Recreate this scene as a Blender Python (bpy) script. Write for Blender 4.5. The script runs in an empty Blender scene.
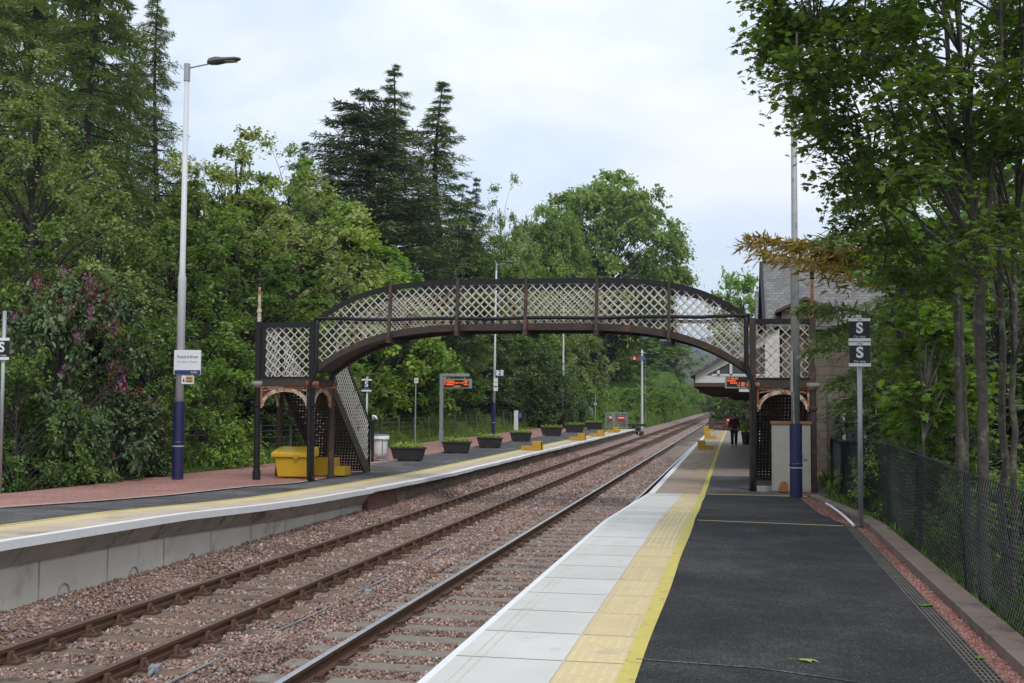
import bpy, math, random
import numpy as np
from mathutils import Vector, Matrix
SC = bpy.context.scene
COL = SC.collection
rnd = random.Random(7)
PI = math.pi

# ------------------------------------------------------------------ camera
F_PX = 1150.0
YAW, PITCH, ROLL = 0.194119, 0.05302, 0.0065
CAM = np.array([0.0, 0.0, 2.6])
_F = np.array([-math.sin(YAW)*math.cos(PITCH), math.cos(YAW)*math.cos(PITCH), math.sin(PITCH)])
_R0 = np.array([math.cos(YAW), math.sin(YAW), 0.0]); _U0 = np.cross(_R0, _F)
_R = _R0*math.cos(ROLL)+_U0*math.sin(ROLL); _U = -_R0*math.sin(ROLL)+_U0*math.cos(ROLL)
def ray(px, py): return _F*F_PX+_R*(px-512)+_U*(341.5-py)
def atz(px, py, z):
    r = ray(px, py); return CAM+r*((z-2.6)/r[2])
def aty(px, py, Y):
    r = ray(px, py); return CAM+r*(Y/r[1])
def atd(px, py, D):
    r = ray(px, py); return CAM+r*(D/F_PX)
cd = bpy.data.cameras.new('camera'); cam = bpy.data.objects.new('camera', cd); COL.objects.link(cam)
cd.sensor_width = 36; cd.lens = F_PX/1024*36; cd.clip_end = 6000; cd.clip_start = 0.1
m = Matrix.Identity(4)
for i in range(3):
    m[i][0] = _R[i]; m[i][1] = _U[i]; m[i][2] = -_F[i]; m[i][3] = CAM[i]
cam.matrix_world = m
SC.camera = cam

# ------------------------------------------------------------------ materials
def _nt(name):
    m = bpy.data.materials.new(name); m.use_nodes = True
    nt = m.node_tree; nt.nodes.clear()
    out = nt.nodes.new('ShaderNodeOutputMaterial')
    b = nt.nodes.new('ShaderNodeBsdfPrincipled')
    nt.links.new(b.outputs[0], out.inputs[0])
    return m, nt, b, out
def ramp(nt, fac, stops, interp='LINEAR'):
    r = nt.nodes.new('ShaderNodeValToRGB'); r.color_ramp.interpolation = interp
    el = r.color_ramp.elements
    while len(el) < len(stops): el.new(0.5)
    for e, (p, c) in zip(el, stops):
        e.position = p; e.color = (c, c, c, 1) if isinstance(c, (int, float)) else (*c, 1)
    nt.links.new(fac, r.inputs[0]); return r.outputs[0]
def noise(nt, vec, scale, detail=4, rough=.6, dist=0):
    n = nt.nodes.new('ShaderNodeTexNoise'); n.inputs['Scale'].default_value = scale
    n.inputs['Detail'].default_value = detail; n.inputs['Roughness'].default_value = rough
    n.inputs['Distortion'].default_value = dist
    nt.links.new(vec, n.inputs['Vector']); return n.outputs['Fac']
def mix(nt, a, b, fac, mode='MIX'):
    n = nt.nodes.new('ShaderNodeMix'); n.data_type = 'RGBA'; n.blend_type = mode
    for v, s in ((fac, n.inputs[0]), (a, n.inputs[6]), (b, n.inputs[7])):
        if isinstance(v, (int, float)): s.default_value = v
        elif isinstance(v, tuple): s.default_value = (*v, 1)
        else: nt.links.new(v, s)
    return n.outputs[2]
def pos(nt, scale=(1, 1, 1)):
    g = nt.nodes.new('ShaderNodeNewGeometry')
    mp = nt.nodes.new('ShaderNodeMapping'); mp.inputs['Scale'].default_value = scale
    nt.links.new(g.outputs['Position'], mp.inputs['Vector']); return mp.outputs[0]
def objco(nt):
    g = nt.nodes.new('ShaderNodeTexCoord'); return g.outputs['Object']
def bump(nt, b, h, strength=.3, dist=.01):
    n = nt.nodes.new('ShaderNodeBump'); n.inputs['Strength'].default_value = strength
    n.inputs['Distance'].default_value = dist
    nt.links.new(h, n.inputs['Height']); nt.links.new(n.outputs[0], b.inputs['Normal'])
def island(nt):
    g = nt.nodes.new('ShaderNodeNewGeometry'); return g.outputs['Random Per Island']
def scl(c, k): return tuple(min(1, v*k) for v in c)
MATS = {}
def M(name, c1, c2=None, scale=4, rough=.7, metal=0, bmp=0, bscale=60, c3=None, t3=.62, s3=1.5, isl=0, co=None, spec=.5, bdist=.01, detail=5):
    """paint / stone / metal: two tones of noise, an optional blotch (rust, moss, dirt), bump"""
    m, nt, b, out = _nt(name)
    v = pos(nt) if co is None else objco(nt)
    c2 = c2 or scl(c1, .75)
    col = ramp(nt, noise(nt, v, scale, detail), [(.3, c1), (.7, c2)])
    if c3:
        f = ramp(nt, noise(nt, v, s3, 6, .7), [(t3-.05, 0.0), (t3+.05, 1.0)])
        col = mix(nt, col, c3, f)
    if isl:
        k = ramp(nt, island(nt), [(0, 1-isl), (1, 1+isl*.0+.0)])
        col = mix(nt, col, k, 1.0, 'MULTIPLY')
    nt.links.new(col, b.inputs['Base Color'])
    b.inputs['Roughness'].default_value = rough; b.inputs['Metallic'].default_value = metal
    b.inputs['Specular IOR Level'].default_value = spec
    if bmp: bump(nt, b, noise(nt, v, bscale, 4), bmp, bdist)
    MATS[name] = m; return m
RUST = (.16, .055, .025)
M('asphalt', (.024, .0225, .0215), (.040, .037, .035), 1.5, .9, spec=.3, bmp=.9, bscale=200, c3=(.062, .058, .053), t3=.6, s3=.9, bdist=.006)
M('asphalt_old', (.22, .185, .16), (.27, .23, .20), 1.2, .85, bmp=.5, bscale=150, c3=(.21, .18, .15), t3=.6, s3=.35)
M('asphalt_left', (.075, .072, .069), (.10, .095, .09), 2, .85, bmp=.5, bscale=150, c3=(.13, .125, .12), t3=.6, s3=.5)
M('slab_white', (.70, .675, .62), (.60, .58, .53), 1.6, .75, bmp=.15, bscale=120, c3=(.50, .48, .42), t3=.66, s3=1.8, isl=.16)
M('slab_beige', (.42, .34, .25), (.34, .26, .19), 1.4, .8, bmp=.2, bscale=90, c3=(.24, .14, .09), t3=.6, s3=.6, isl=.25)
M('slab_left', (.56, .465, .345), (.50, .41, .30), 1.4, .8, bmp=.2, bscale=90, c3=(.38, .28, .19), t3=.62, s3=.6, isl=.12)
M('tactile', (.70, .565, .31), (.64, .51, .28), 3, .75, bmp=.15, bscale=120, c3=(.52, .44, .30), t3=.62, s3=2.4, isl=.14)
M('tactile_old', (.44, .34, .22), (.36, .27, .17), 2, .8, bmp=.2, bscale=90, c3=(.30, .2, .12), t3=.6, s3=1, isl=.2)
M('yellow_line', (.60, .50, .10), (.52, .43, .10), 5, .7, c3=(.28, .26, .16), t3=.63, s3=7)
M('yellow_faded', (.52, .40, .14), (.42, .33, .13), 6, .8, c3=(.14, .13, .10), t3=.64, s3=6)
M('white_edge', (.80, .80, .80), (.74, .74, .74), 3, .6, c3=(.55, .54, .51), t3=.68, s3=4)
M('joint', (.13, .115, .10))
M('concrete', (.68, .64, .555), (.58, .545, .47), 1.3, .85, bmp=.25, bscale=70, c3=(.44, .40, .33), t3=.62, s3=.9, isl=.12)
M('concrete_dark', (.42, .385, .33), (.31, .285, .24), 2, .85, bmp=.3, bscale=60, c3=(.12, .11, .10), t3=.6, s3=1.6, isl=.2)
M('kerb_stone', (.24, .165, .125), (.17, .12, .095), 4, .85, bmp=.4, bscale=90, c3=(.11, .085, .065), t3=.6, s3=2.5, isl=.2)
M('drain', (.12, .105, .085), (.075, .065, .055), 6, .7, bmp=.3)
M('dark_void', (.015, .014, .013))
M('rail_side', (.13, .062, .033), (.085, .042, .026), 6, .75, .1, bmp=.3, bscale=80)
M('rail_top_rusty', (.21, .13, .085), (.15, .085, .055), 8, .5, .5)
M('rail_top', (.80, .80, .82), (.66, .66, .67), 8, .35, .9)
M('chair_rust', (.13, .065, .038), (.08, .04, .026), 9, .8, bmp=.4, bscale=60)
M('sleeper_wood', (.22, .155, .10), (.12, .085, .06), 7, .9, bmp=.6, bscale=45, isl=.35, c3=(.07, .055, .045), s3=3, t3=.58)
M('sleeper_grey', (.27, .235, .19), (.19, .165, .13), 7, .9, bmp=.5, bscale=45, isl=.3)
M('black_paint', (.014, .014, .015), (.022, .021, .021), 5, .5, c3=(.06, .033, .024), t3=.69, s3=3, bmp=.1, spec=.25)
M('rusty_frame', (.060, .042, .032), (.038, .028, .024), 4, .75, c3=(.15, .055, .03), t3=.60, s3=2.2, bmp=.3)
M('rusty_orange', (.36, .12, .045), (.24, .08, .035), 4, .8, c3=(.5, .42, .33), t3=.56, s3=4, bmp=.3)
M('cream_rust', (.55, .48, .38), (.50, .42, .32), 5, .7, c3=(.28, .11, .045), t3=.53, s3=5)
M('lattice_white', (.68, .65, .59), (.56, .52, .45), 3, .6, c3=(.26, .13, .08), t3=.6, s3=2.0)
M('lattice_cream', (.56, .49, .38), (.48, .40, .30), 3, .6, c3=(.22, .10, .06), t3=.58, s3=2.2)
M('galv', (.40, .42, .43), (.33, .35, .36), 6, .45, .5)
M('pole_white', (.66, .67, .68), (.58, .59, .60), 1.5, .45)
M('pole_grey', (.36, .36, .345), (.28, .28, .265), 3, .5, .2, c3=(.20, .17, .14), t3=.62, s3=6)
M('blue_sleeve', (.020, .024, .085), (.016, .02, .07), 3, .4, c3=(.05, .05, .09), t3=.68)
M('blue_sign', (.025, .05, .18))
M('blue_bright', (.06, .2, .42))
M('sign_white', (.78, .79, .80), (.76, .77, .78), 2, .45)
M('sign_grey', (.48, .48, .48), (.42, .42, .42), 2, .5)
M('sign_black', (.012, .012, .013), rough=.4)
M('sign_amber', (.62, .38, .16), rough=.5)
M('sign_red', (.50, .03, .03), rough=.5)
M('text_dark', (.03, .03, .035), rough=.6)
M('text_grey', (.42, .43, .44), rough=.6)
M('yellow_plastic', (.66, .42, .02), (.60, .37, .02), 3, .45, c3=(.42, .30, .06), t3=.68)
M('yellow_step', (.55, .33, .02), (.45, .26, .02), 4, .55, c3=(.26, .15, .03), t3=.64, s3=4)
M('planter', (.028, .024, .022), (.045, .036, .03), 8, .8, bmp=.5, bscale=30)
M('bag_white', (.82, .82, .82), (.70, .70, .71), 12, .5, bmp=.6, bscale=18, bdist=.03)
M('cabinet', (.32, .31, .28), (.27, .26, .235), 3, .6, c3=(.20, .11, .055), t3=.68, s3=2.2)
M('rust_bright', (.30, .12, .035), (.18, .075, .025), 8, .7)
M('board_white', (.72, .71, .68), (.64, .63, .60), 3, .6, c3=(.42, .40, .36), t3=.7)
M('glass_dark', (.10, .11, .11), (.08, .085, .085), 3, .15)
M('timber_brown', (.10, .058, .038), (.07, .042, .03), 5, .7)
M('roof_brown', (.12, .065, .048), (.085, .05, .038), 5, .8)
M('bark', (.105, .09, .072), (.05, .042, .035), 9, .95, bmp=1.0, bscale=30, c3=(.19, .185, .14), t3=.60, s3=5, bdist=.02)
M('bark_dark', (.055, .045, .038), (.035, .03, .025), 6, .95, bmp=.8, bscale=25, bdist=.02)
M('bark_pine', (.14, .075, .045), (.08, .05, .035), 5, .95, bmp=.8, bscale=25)
M('wood_post', (.12, .10, .08), (.08, .065, .05), 8, .9, bmp=.4)
M('wire', (.16, .16, .15), rough=.5)
M('mesh_green', (.016, .022, .022), rough=.6)
M('soil', (.10, .065, .045), (.06, .04, .03), 3, .95, bmp=.8, bscale=12, c3=(.05, .07, .025), t3=.55, s3=1)
M('skin', (.42, .25, .18), rough=.55)
M('maroon_cloth', (.12, .012, .014), (.07, .01, .012), 9, .9)
M('dark_cloth', (.012, .013, .017), (.02, .02, .024), 9, .9)
M('hair_grey', (.16, .145, .13), rough=.8)
M('lamp_head', (.10, .10, .10), rough=.4)
M('lamp_glass', (.45, .42, .30), rough=.2)
M('stone', (.20, .165, .135), (.13, .11, .095), 1.7, .9, bmp=.5, bscale=20, c3=(.26, .2, .15), t3=.6)

def brickish(name, cols, mortar, bw, bh, mort=.012, scale=1.0, axes='yz', rough=.9, bmp=.6, off=.5, vary=1.0, mx_=.45):
    """coursed masonry or slates on a wall: brick texture in the wall's own metres"""
    m, nt, b, out = _nt(name)
    g = nt.nodes.new('ShaderNodeNewGeometry'); s = nt.nodes.new('ShaderNodeSeparateXYZ'); c = nt.nodes.new('ShaderNodeCombineXYZ')
    nt.links.new(g.outputs['Position'], s.inputs[0])
    nt.links.new(s.outputs[{'x': 0, 'y': 1, 'z': 2}[axes[0]]], c.inputs[0]); nt.links.new(s.outputs[{'x': 0, 'y': 1, 'z': 2}[axes[1]]], c.inputs[1])
    v = c.outputs[0]
    if vary > 1:
        nz = nt.nodes.new('ShaderNodeTexNoise'); nz.inputs['Scale'].default_value = 1.6
        nt.links.new(v, nz.inputs['Vector'])
        mx = nt.nodes.new('ShaderNodeVectorMath'); mx.operation = 'MULTIPLY_ADD'; mx.inputs[1].default_value = (.22, .22, 0)
        nt.links.new(nz.outputs['Color'], mx.inputs[0]); nt.links.new(v, mx.inputs[2]); v = mx.outputs[0]
    t = nt.nodes.new('ShaderNodeTexBrick'); t.offset = off
    t.inputs['Scale'].default_value = 1; t.inputs['Brick Width'].default_value = bw; t.inputs['Row Height'].default_value = bh
    t.inputs['Mortar Size'].default_value = mort; t.inputs['Mortar Smooth'].default_value = .3
    t.inputs['Color1'].default_value = (*cols[0], 1); t.inputs['Color2'].default_value = (*cols[1], 1); t.inputs['Mortar'].default_value = (*mortar, 1)
    nt.links.new(v, t.inputs['Vector'])
    n = noise(nt, pos(nt), 3.5, 6, .7)
    k = ramp(nt, n, [(.3, scl(cols[2], .6)), (.7, cols[2])])
    col = mix(nt, t.outputs['Color'], k, mx_)
    nt.links.new(col, b.inputs['Base Color']); b.inputs['Roughness'].default_value = rough
    inv = nt.nodes.new('ShaderNodeMath'); inv.operation = 'SUBTRACT'; inv.inputs[0].default_value = 1
    nt.links.new(t.outputs['Fac'], inv.inputs[1])
    bump(nt, b, inv.outputs[0], bmp, .02)
    MATS[name] = m
brickish('rubble_wall', [(.26, .175, .11), (.13, .095, .07), (.2, .14, .1)], (.05, .04, .032), .42, .2, .02, vary=2)
brickish('red_brick', [(.22, .085, .06), (.15, .06, .045), (.17, .08, .06)], (.15, .13, .11), .22, .075, .008)
brickish('stone_front', [(.26, .20, .15), (.15, .12, .10), (.19, .15, .12)], (.10, .09, .08), .5, .24, .016, axes='xz', vary=2)
brickish('slate', [(.24, .225, .21), (.055, .055, .06), (.22, .21, .195)], (.03, .03, .033), .20, .11, .014, axes='xz', rough=.7, mx_=.5)
def asphalt_mat(name, base, k=1.0):
    m, nt, b, out = _nt(name); v = pos(nt)
    col = ramp(nt, noise(nt, v, .8, 8, .7), [(.36, scl(base, .62)), (.5, base), (.62, scl(base, 1.7))])
    vo = nt.nodes.new('ShaderNodeTexVoronoi'); vo.inputs['Scale'].default_value = 85; nt.links.new(v, vo.inputs['Vector'])
    sp = nt.nodes.new('ShaderNodeSeparateColor'); nt.links.new(vo.outputs['Color'], sp.inputs[0])
    col = mix(nt, col, ramp(nt, sp.outputs[0], [(0, .55), (.7, 1.0), (.86, 1.5), (1, 2.6)]), 1, 'MULTIPLY')
    mp = pos(nt, (1.2, .25, 1)); col = mix(nt, col, scl(base, 2.1), ramp(nt, noise(nt, mp, 2.2, 8, .75, .6), [(.56, 0.), (.70, .55)]))
    col = mix(nt, col, scl(base, 3.0), ramp(nt, noise(nt, v, 9, 3, .5), [(.72, 0.), (.76, .5)]))
    nt.links.new(col, b.inputs['Base Color']); b.inputs['Roughness'].default_value = .9; b.inputs['Specular IOR Level'].default_value = .3
    bump(nt, b, vo.outputs['Distance'], .8*k, .008); MATS[name] = m
asphalt_mat('asphalt', (.030, .0285, .028)); asphalt_mat('asphalt_left', (.080, .077, .075), .6)
def stones_mat(name, cols, rough=.9):
    m, nt, b, out = _nt(name)
    n = len(cols)
    c = ramp(nt, island(nt), [((i+.0)/n, cols[i]) for i in range(n)], 'CONSTANT')
    nz = ramp(nt, noise(nt, pos(nt), 30, 3), [(.3, .7), (.7, 1.0)])
    nz = mix(nt, nz, ramp(nt, noise(nt, pos(nt), .9, 5), [(.35, .72), (.6, 1.0)]), 1, 'MULTIPLY')
    c = mix(nt, c, nz, 1, 'MULTIPLY')
    nt.links.new(c, b.inputs['Base Color']); b.inputs['Roughness'].default_value = rough
    MATS[name] = m
BAL = [tuple(v*1.55 for v in c) for c in [(.19, .12, .10), (.27, .175, .14), (.34, .25, .215), (.15, .10, .088), (.23, .14, .105), (.30, .165, .10), (.22, .17, .155), (.40, .33, .30), (.17, .125, .115), (.26, .15, .12)]]
stones_mat('ballast_stone', BAL)
stones_mat('pink_stone', [(.33, .14, .105), (.40, .20, .16), (.27, .11, .085), (.36, .16, .13), (.45, .27, .23), (.22, .10, .08)])
def gravel_mat(name, cols, size, bmp=1.0, patch=None):
    m, nt, b, out = _nt(name)
    v = pos(nt)
    vo = nt.nodes.new('ShaderNodeTexVoronoi'); vo.inputs['Scale'].default_value = 1/size
    nt.links.new(v, vo.inputs['Vector'])
    sp = nt.nodes.new('ShaderNodeSeparateColor'); nt.links.new(vo.outputs['Color'], sp.inputs[0])
    n = len(cols)
    c = ramp(nt, sp.outputs[0], [((i+.0)/n, cols[i]) for i in range(n)], 'CONSTANT')
    big = ramp(nt, noise(nt, v, .8, 5), [(.3, .78), (.7, 1.1)])
    c = mix(nt, c, big, 1, 'MULTIPLY')
    if patch: c = mix(nt, c, patch[0], ramp(nt, noise(nt, v, patch[1], 4), [(patch[2], 0.), (patch[2]+.08, .8)]))
    nt.links.new(c, b.inputs['Base Color']); b.inputs['Roughness'].default_value = .95
    bump(nt, b, vo.outputs['Distance'], bmp, size*.6)
    MATS[name] = m
gravel_mat('ballast_bed', [scl(c, .8) for c in BAL], .05)
gravel_mat('pink_gravel', [(.33, .145, .115), (.40, .20, .165), (.27, .12, .095), (.37, .17, .14), (.43, .25, .21)], .035, .7)
gravel_mat('bank_ground', [(.05, .08, .02), (.07, .10, .03), (.04, .06, .02), (.09, .08, .04)], .12, .8, ((.055, .04, .025), .3, .5))
gravel_mat('field', [(.10, .19, .035), (.12, .22, .04), (.09, .165, .03)], .6, .3, ((.13, .2, .05), .08, .55))
gravel_mat('hill', [(.035, .055, .03), (.025, .04, .022), (.05, .065, .035)], 9, .8)
gravel_mat('path_grey', [(.20, .185, .17), (.25, .23, .21), (.17, .155, .14)], .03, .3)

def led_mat():
    m, nt, b, out = _nt('led'); b.inputs['Base Color'].default_value = (.3, .06, .01, 1)
    b.inputs['Emission Color'].default_value = (1, .16, .035, 1); b.inputs['Emission Strength'].default_value = 1.5
    MATS['led'] = m
led_mat()
def leaf_mat(name, dark, light, trans=.4, hue=.16, rough=.55, spec=.35):
    m, nt, b, out = _nt(name)
    a = nt.nodes.new('ShaderNodeAttribute'); a.attribute_name = 'tint'
    c = ramp(nt, a.outputs['Fac'], [(.0, dark), (1., light)])
    oi = nt.nodes.new('ShaderNodeObjectInfo')
    k = ramp(nt, oi.outputs['Random'], [(0, (1-hue, 1-hue*.6, 1-hue)), (.5, (1, 1, 1)), (1, (1+hue, 1+hue*.5, 1-hue*.5))])
    c = mix(nt, c, k, 1, 'MULTIPLY')
    nt.links.new(c, b.inputs['Base Color']); b.inputs['Roughness'].default_value = rough; b.inputs['Specular IOR Level'].default_value = spec
    t = nt.nodes.new('ShaderNodeBsdfTranslucent')
    tc = mix(nt, c, (1.2, 1.2, .45), 1, 'MULTIPLY'); nt.links.new(tc, t.inputs['Color'])
    ms = nt.nodes.new('ShaderNodeMixShader'); ms.inputs[0].default_value = trans
    nt.links.new(b.outputs[0], ms.inputs[1]); nt.links.new(t.outputs[0], ms.inputs[2]); nt.links.new(ms.outputs[0], out.inputs[0])
    MATS[name] = m
leaf_mat('leaf_mid', (0.088, 0.153, 0.04), (0.242, 0.36, 0.09))
leaf_mat('leaf_bright', (0.14, 0.24, 0.051), (0.356, 0.524, 0.113))
leaf_mat('leaf_dark', (0.056, 0.099, 0.036), (0.153, 0.218, 0.074), .2)
leaf_mat('leaf_birch', (0.166, 0.218, 0.087), (0.384, 0.458, 0.176))
leaf_mat('leaf_olive', (0.135, 0.199, 0.056), (0.319, 0.447, 0.112))
leaf_mat('leaf_rhodo', (0.049, 0.09, 0.039), (0.151, 0.203, 0.082), .1, rough=.4)
leaf_mat('leaf_red', (0.08, 0.03, 0.02), (0.16, 0.06, 0.035), .2)
leaf_mat('petal', (0.3, 0.08, 0.24), (0.48, 0.17, 0.4), .3)
leaf_mat('needle_larch', (0.114, 0.157, 0.064), (0.264, 0.334, 0.131), .25)
leaf_mat('needle_pine', (0.055, 0.084, 0.047), (0.155, 0.209, 0.109), .12)
leaf_mat('needle_cypress', (0.056, 0.109, 0.036), (0.129, 0.198, 0.062), .1)
leaf_mat('needle_gold', (0.264, 0.156, 0.03), (0.384, 0.288, 0.06), .3)
leaf_mat('maple_leaf', (0.058, 0.108, 0.023), (0.166, 0.268, 0.054), .45)
leaf_mat('maple_bright', (0.093, 0.173, 0.027), (0.22, 0.362, 0.063), .45)
leaf_mat('grass', (0.092, 0.158, 0.033), (0.232, 0.33, 0.075), .3)
leaf_mat('planter_leaf', (0.201, 0.274, 0.05), (0.42, 0.519, 0.115), .3)

# ------------------------------------------------------------------ mesh builder
class MB:
    def __init__(s): s.v = []; s.f = []
    def add(s, vs, fs):
        n = len(s.v); s.v += [tuple(map(float, p)) for p in vs]; s.f += [tuple(i+n for i in f) for f in fs]; return s
    def box(s, x0, x1, y0, y1, z0, z1):
        return s.add([(x0, y0, z0), (x1, y0, z0), (x1, y1, z0), (x0, y1, z0), (x0, y0, z1), (x1, y0, z1), (x1, y1, z1), (x0, y1, z1)],
                     [(0, 3, 2, 1), (4, 5, 6, 7), (0, 1, 5, 4), (1, 2, 6, 5), (2, 3, 7, 6), (3, 0, 4, 7)])
    def cbox(s, x, y, z, w, d, h):  # centre x,y, bottom z
        return s.box(x-w/2, x+w/2, y-d/2, y+d/2, z, z+h)
    def taper(s, x, y, z0, z1, w0, d0, w1, d1):
        c = [(-1, -1), (1, -1), (1, 1), (-1, 1)]
        return s.add([(x+a*w0/2, y+b*d0/2, z0) for a, b in c]+[(x+a*w1/2, y+b*d1/2, z1) for a, b in c],
                     [(0, 3, 2, 1), (4, 5, 6, 7), (0, 1, 5, 4), (1, 2, 6, 5), (2, 3, 7, 6), (3, 0, 4, 7)])
    def bar(s, a, b, w, d, up=(0, 0, 1)):  # w: across in the plane normal to 'side', d: along 'side'
        a = Vector(a); b = Vector(b); t = (b-a).normalized(); u = Vector(up)
        sd = t.cross(u)
        if sd.length < 1e-4: sd = t.cross(Vector((1, 0, 0)))
        sd.normalize(); u = sd.cross(t).normalized()
        vs = []
        for p in (a, b):
            for i, j in ((-1, -1), (1, -1), (1, 1), (-1, 1)): vs.append(p+sd*(i*w/2)+u*(j*d/2))
        return s.add(vs, [(0, 3, 2, 1), (4, 5, 6, 7), (0, 1, 5, 4), (1, 2, 6, 5), (2, 3, 7, 6), (3, 0, 4, 7)])
    def tube(s, pts, rad, n=8, cap=True):
        pts = [Vector(p) for p in pts]
        if isinstance(rad, (int, float)): rad = [rad]*len(pts)
        vs = []; fs = []
        ref = Vector((0, 0, 1)) if abs((pts[-1]-pts[0]).normalized().z) < .9 else Vector((1, 0, 0))
        for i, p in enumerate(pts):
            t = (pts[min(i+1, len(pts)-1)]-pts[max(i-1, 0)]).normalized()
            a = t.cross(ref).normalized(); b = t.cross(a).normalized()
            for k in range(n):
                q = 2*PI*k/n; vs.append(p+(a*math.cos(q)+b*math.sin(q))*rad[i])
        for i in range(len(pts)-1):
            for k in range(n):
                k2 = (k+1) % n; fs.append((i*n+k, (i+1)*n+k, (i+1)*n+k2, i*n+k2))
        if cap: fs += [tuple(range(n)), tuple(reversed(range((len(pts)-1)*n, len(pts)*n)))]
        return s.add(vs, fs)
    def prism(s, prof, a, b):  # closed 2-D profile [(x,z)...] extruded along y from a to b
        n = len(prof)
        return s.add([(x, a, z) for x, z in prof]+[(x, b, z) for x, z in prof],
                     [tuple(range(n)), tuple(reversed(range(n, 2*n)))]+[(i, i+n, (i+1) % n+n, (i+1) % n) for i in range(n)])
    def prismx(s, prof, a, b):  # profile [(y,z)] extruded along x
        n = len(prof)
        return s.add([(a, y, z) for y, z in prof]+[(b, y, z) for y, z in prof],
                     [tuple(range(n)), tuple(reversed(range(n, 2*n)))]+[(i, i+n, (i+1) % n+n, (i+1) % n) for i in range(n)])
    def build(s, name, mat, parent=None, world=False, smooth=False, kind=None):
        me = bpy.data.meshes.new(name)
        off = parent.location if (world and parent) else Vector((0, 0, 0))
        me.from_pydata([(x-off[0], y-off[1], z-off[2]) for x, y, z in s.v], [], s.f)
        me.materials.append(MATS[mat])
        if smooth: me.polygons.foreach_set('use_smooth', [True]*len(me.polygons))
        me.update()
        o = bpy.data.objects.new(name, me); COL.objects.link(o)
        if parent: o.parent = parent
        if kind: o['kind'] = kind
        return o
def bevel(o, w=.01, seg=2):
    b = o.modifiers.new('bevel', 'BEVEL'); b.width = w; b.segments = seg; b.limit_method = 'ANGLE'; return o
def thing(name, label, cat, loc=(0, 0, 0), rz=0, group=None, kind=None):
    o = bpy.data.objects.new(name, None); COL.objects.link(o); o.empty_display_size = .1
    o.location = loc; o.rotation_euler = (0, 0, rz); o['label'] = label
    if cat: o['category'] = cat
    if group: o['group'] = group
    if kind: o['kind'] = kind
    return o
def tag(o, label, cat=None, group=None, kind=None):
    o['label'] = label
    if cat: o['category'] = cat
    if group: o['group'] = group
    if kind: o['kind'] = kind
    return o
KIDS = {}
def children(o): return [c for c in bpy.data.objects if c.parent == o]
def tree_of(o): return (o, [tree_of(c) for c in children(o)])
def copy_tree(t, parent=None, mats=None):
    o, ks = t
    c = o.copy(); COL.objects.link(c)
    if parent is not None: c.parent = parent
    for k in ks: copy_tree(k, c)
    return c
def text(s, size, mat, parent, loc, rot=(PI/2, 0, 0), name='lettering', align='CENTER', ext=.001, bold=0, sx=1):
    cu = bpy.data.curves.new(name, 'FONT'); cu.body = s; cu.size = size; cu.align_x = align; cu.align_y = 'CENTER'
    cu.extrude = ext; cu.offset = bold; cu.materials.append(MATS[mat])
    tmp = bpy.data.objects.new(name, cu); COL.objects.link(tmp)
    me = bpy.data.meshes.new_from_object(tmp.evaluated_get(bpy.context.evaluated_depsgraph_get())); bpy.data.objects.remove(tmp)
    me.materials.clear(); me.materials.append(MATS[mat]); o = bpy.data.objects.new(name, me); COL.objects.link(o)
    o.parent = parent; o.location = loc; o.rotation_euler = rot; o.scale.x = sx
    return o
def lin(x, xs, ys): return float(np.interp(x, xs, ys))

# ------------------------------------------------------------------ profiles along the line
RX = dict(A=-7.54, B=-6.04, C=-4.19, D=-2.72)
def zR(Y): return lin(Y, [-5, 17, 27, 400], [.88, .88, .52, .50])
def eR(Y): return lin(Y, [17, 27, 60], [-1.94, -2.05, -2.16])
def zL(Y): return lin(Y, [0, 12, 16.6, 19.4, 22, 27, 34, 200], [.945, .945, .85, .73, .64, .54, .46, .45])
LEX = -8.45
def curve_x(Y):  # the line bends to the left far away
    return 0 if Y < 330 else -((Y-330)**2)/1500.0
def gL(Y):  # asphalt / pink gravel boundary, left platform
    return lin(Y, [0, 12, 20, 25.5, 27.5, 33, 35.5, 37, 96], [-11.8, -11.75, -11.5, -11.3, -10.85, -11.0, -11.5, -12.1, -12.3])
def bL(Y):  # back of the gravel
    return lin(Y, [0, 12, 20, 28, 60, 96], [-13.0, -13.4, -14.6, -15.4, -16.2, -16.4])
def strip(mb, xa, xb, z, y0, y1, n, dz=0.0):
    ys = np.linspace(y0, y1, n+1)
    vs = []
    for y in ys: vs += [(xa(y) if callable(xa) else xa, y, z(y)+dz), (xb(y) if callable(xb) else xb, y, z(y)+dz)]
    mb.add(vs, [(2*i, 2*i+1, 2*i+3, 2*i+2) for i in range(n)]); return mb

# ------------------------------------------------------------------ terrain
def terrain(x, y):
    """height of the natural ground"""
    cx = curve_x(y) if y > 330 else 0
    u = x-cx
    base = -.45
    left = lin(-u, [9.5, 13, 15.5, 18, 24, 60, 140, 400], [-.45, .1, .38, .6, 2.2, 9, 22, 50])
    if y > 96:
        k = min(1, (y-96)/30.)
        up_ = .046*max(0, min(y, 300)-112)
        left2 = lin(-u, [9.5, 10.6, 15.5, 40, 90, 400], [-.45, .3, 1.4+up_, 3.0+up_*1.1, 9+up_*1.2, 55])
        left = left*(1-k)+left2*k
    right = lin(u, [1.0, 2.2, 6, 14, 60, 400], [-.45, .30, -.1, .2, 4, 30])
    if y > 30: right = lin(u, [1.0, 1.6, 60, 400], [-.45, .42, 3, 30]) if y < 110 else lin(u, [-1.0, 4, 30, 400], [-.45, .6, 8, 40])
    h = left if u < -9.5 else (right if u > -1 else base)
    if y > 480: h += (y-480)*.045
    if abs(u+5) > 9: h += .18*math.sin(x*.37+y*.21)*math.sin(y*.17-x*.11)*min(1, (abs(u+5)-9)/6)
    return h
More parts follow.
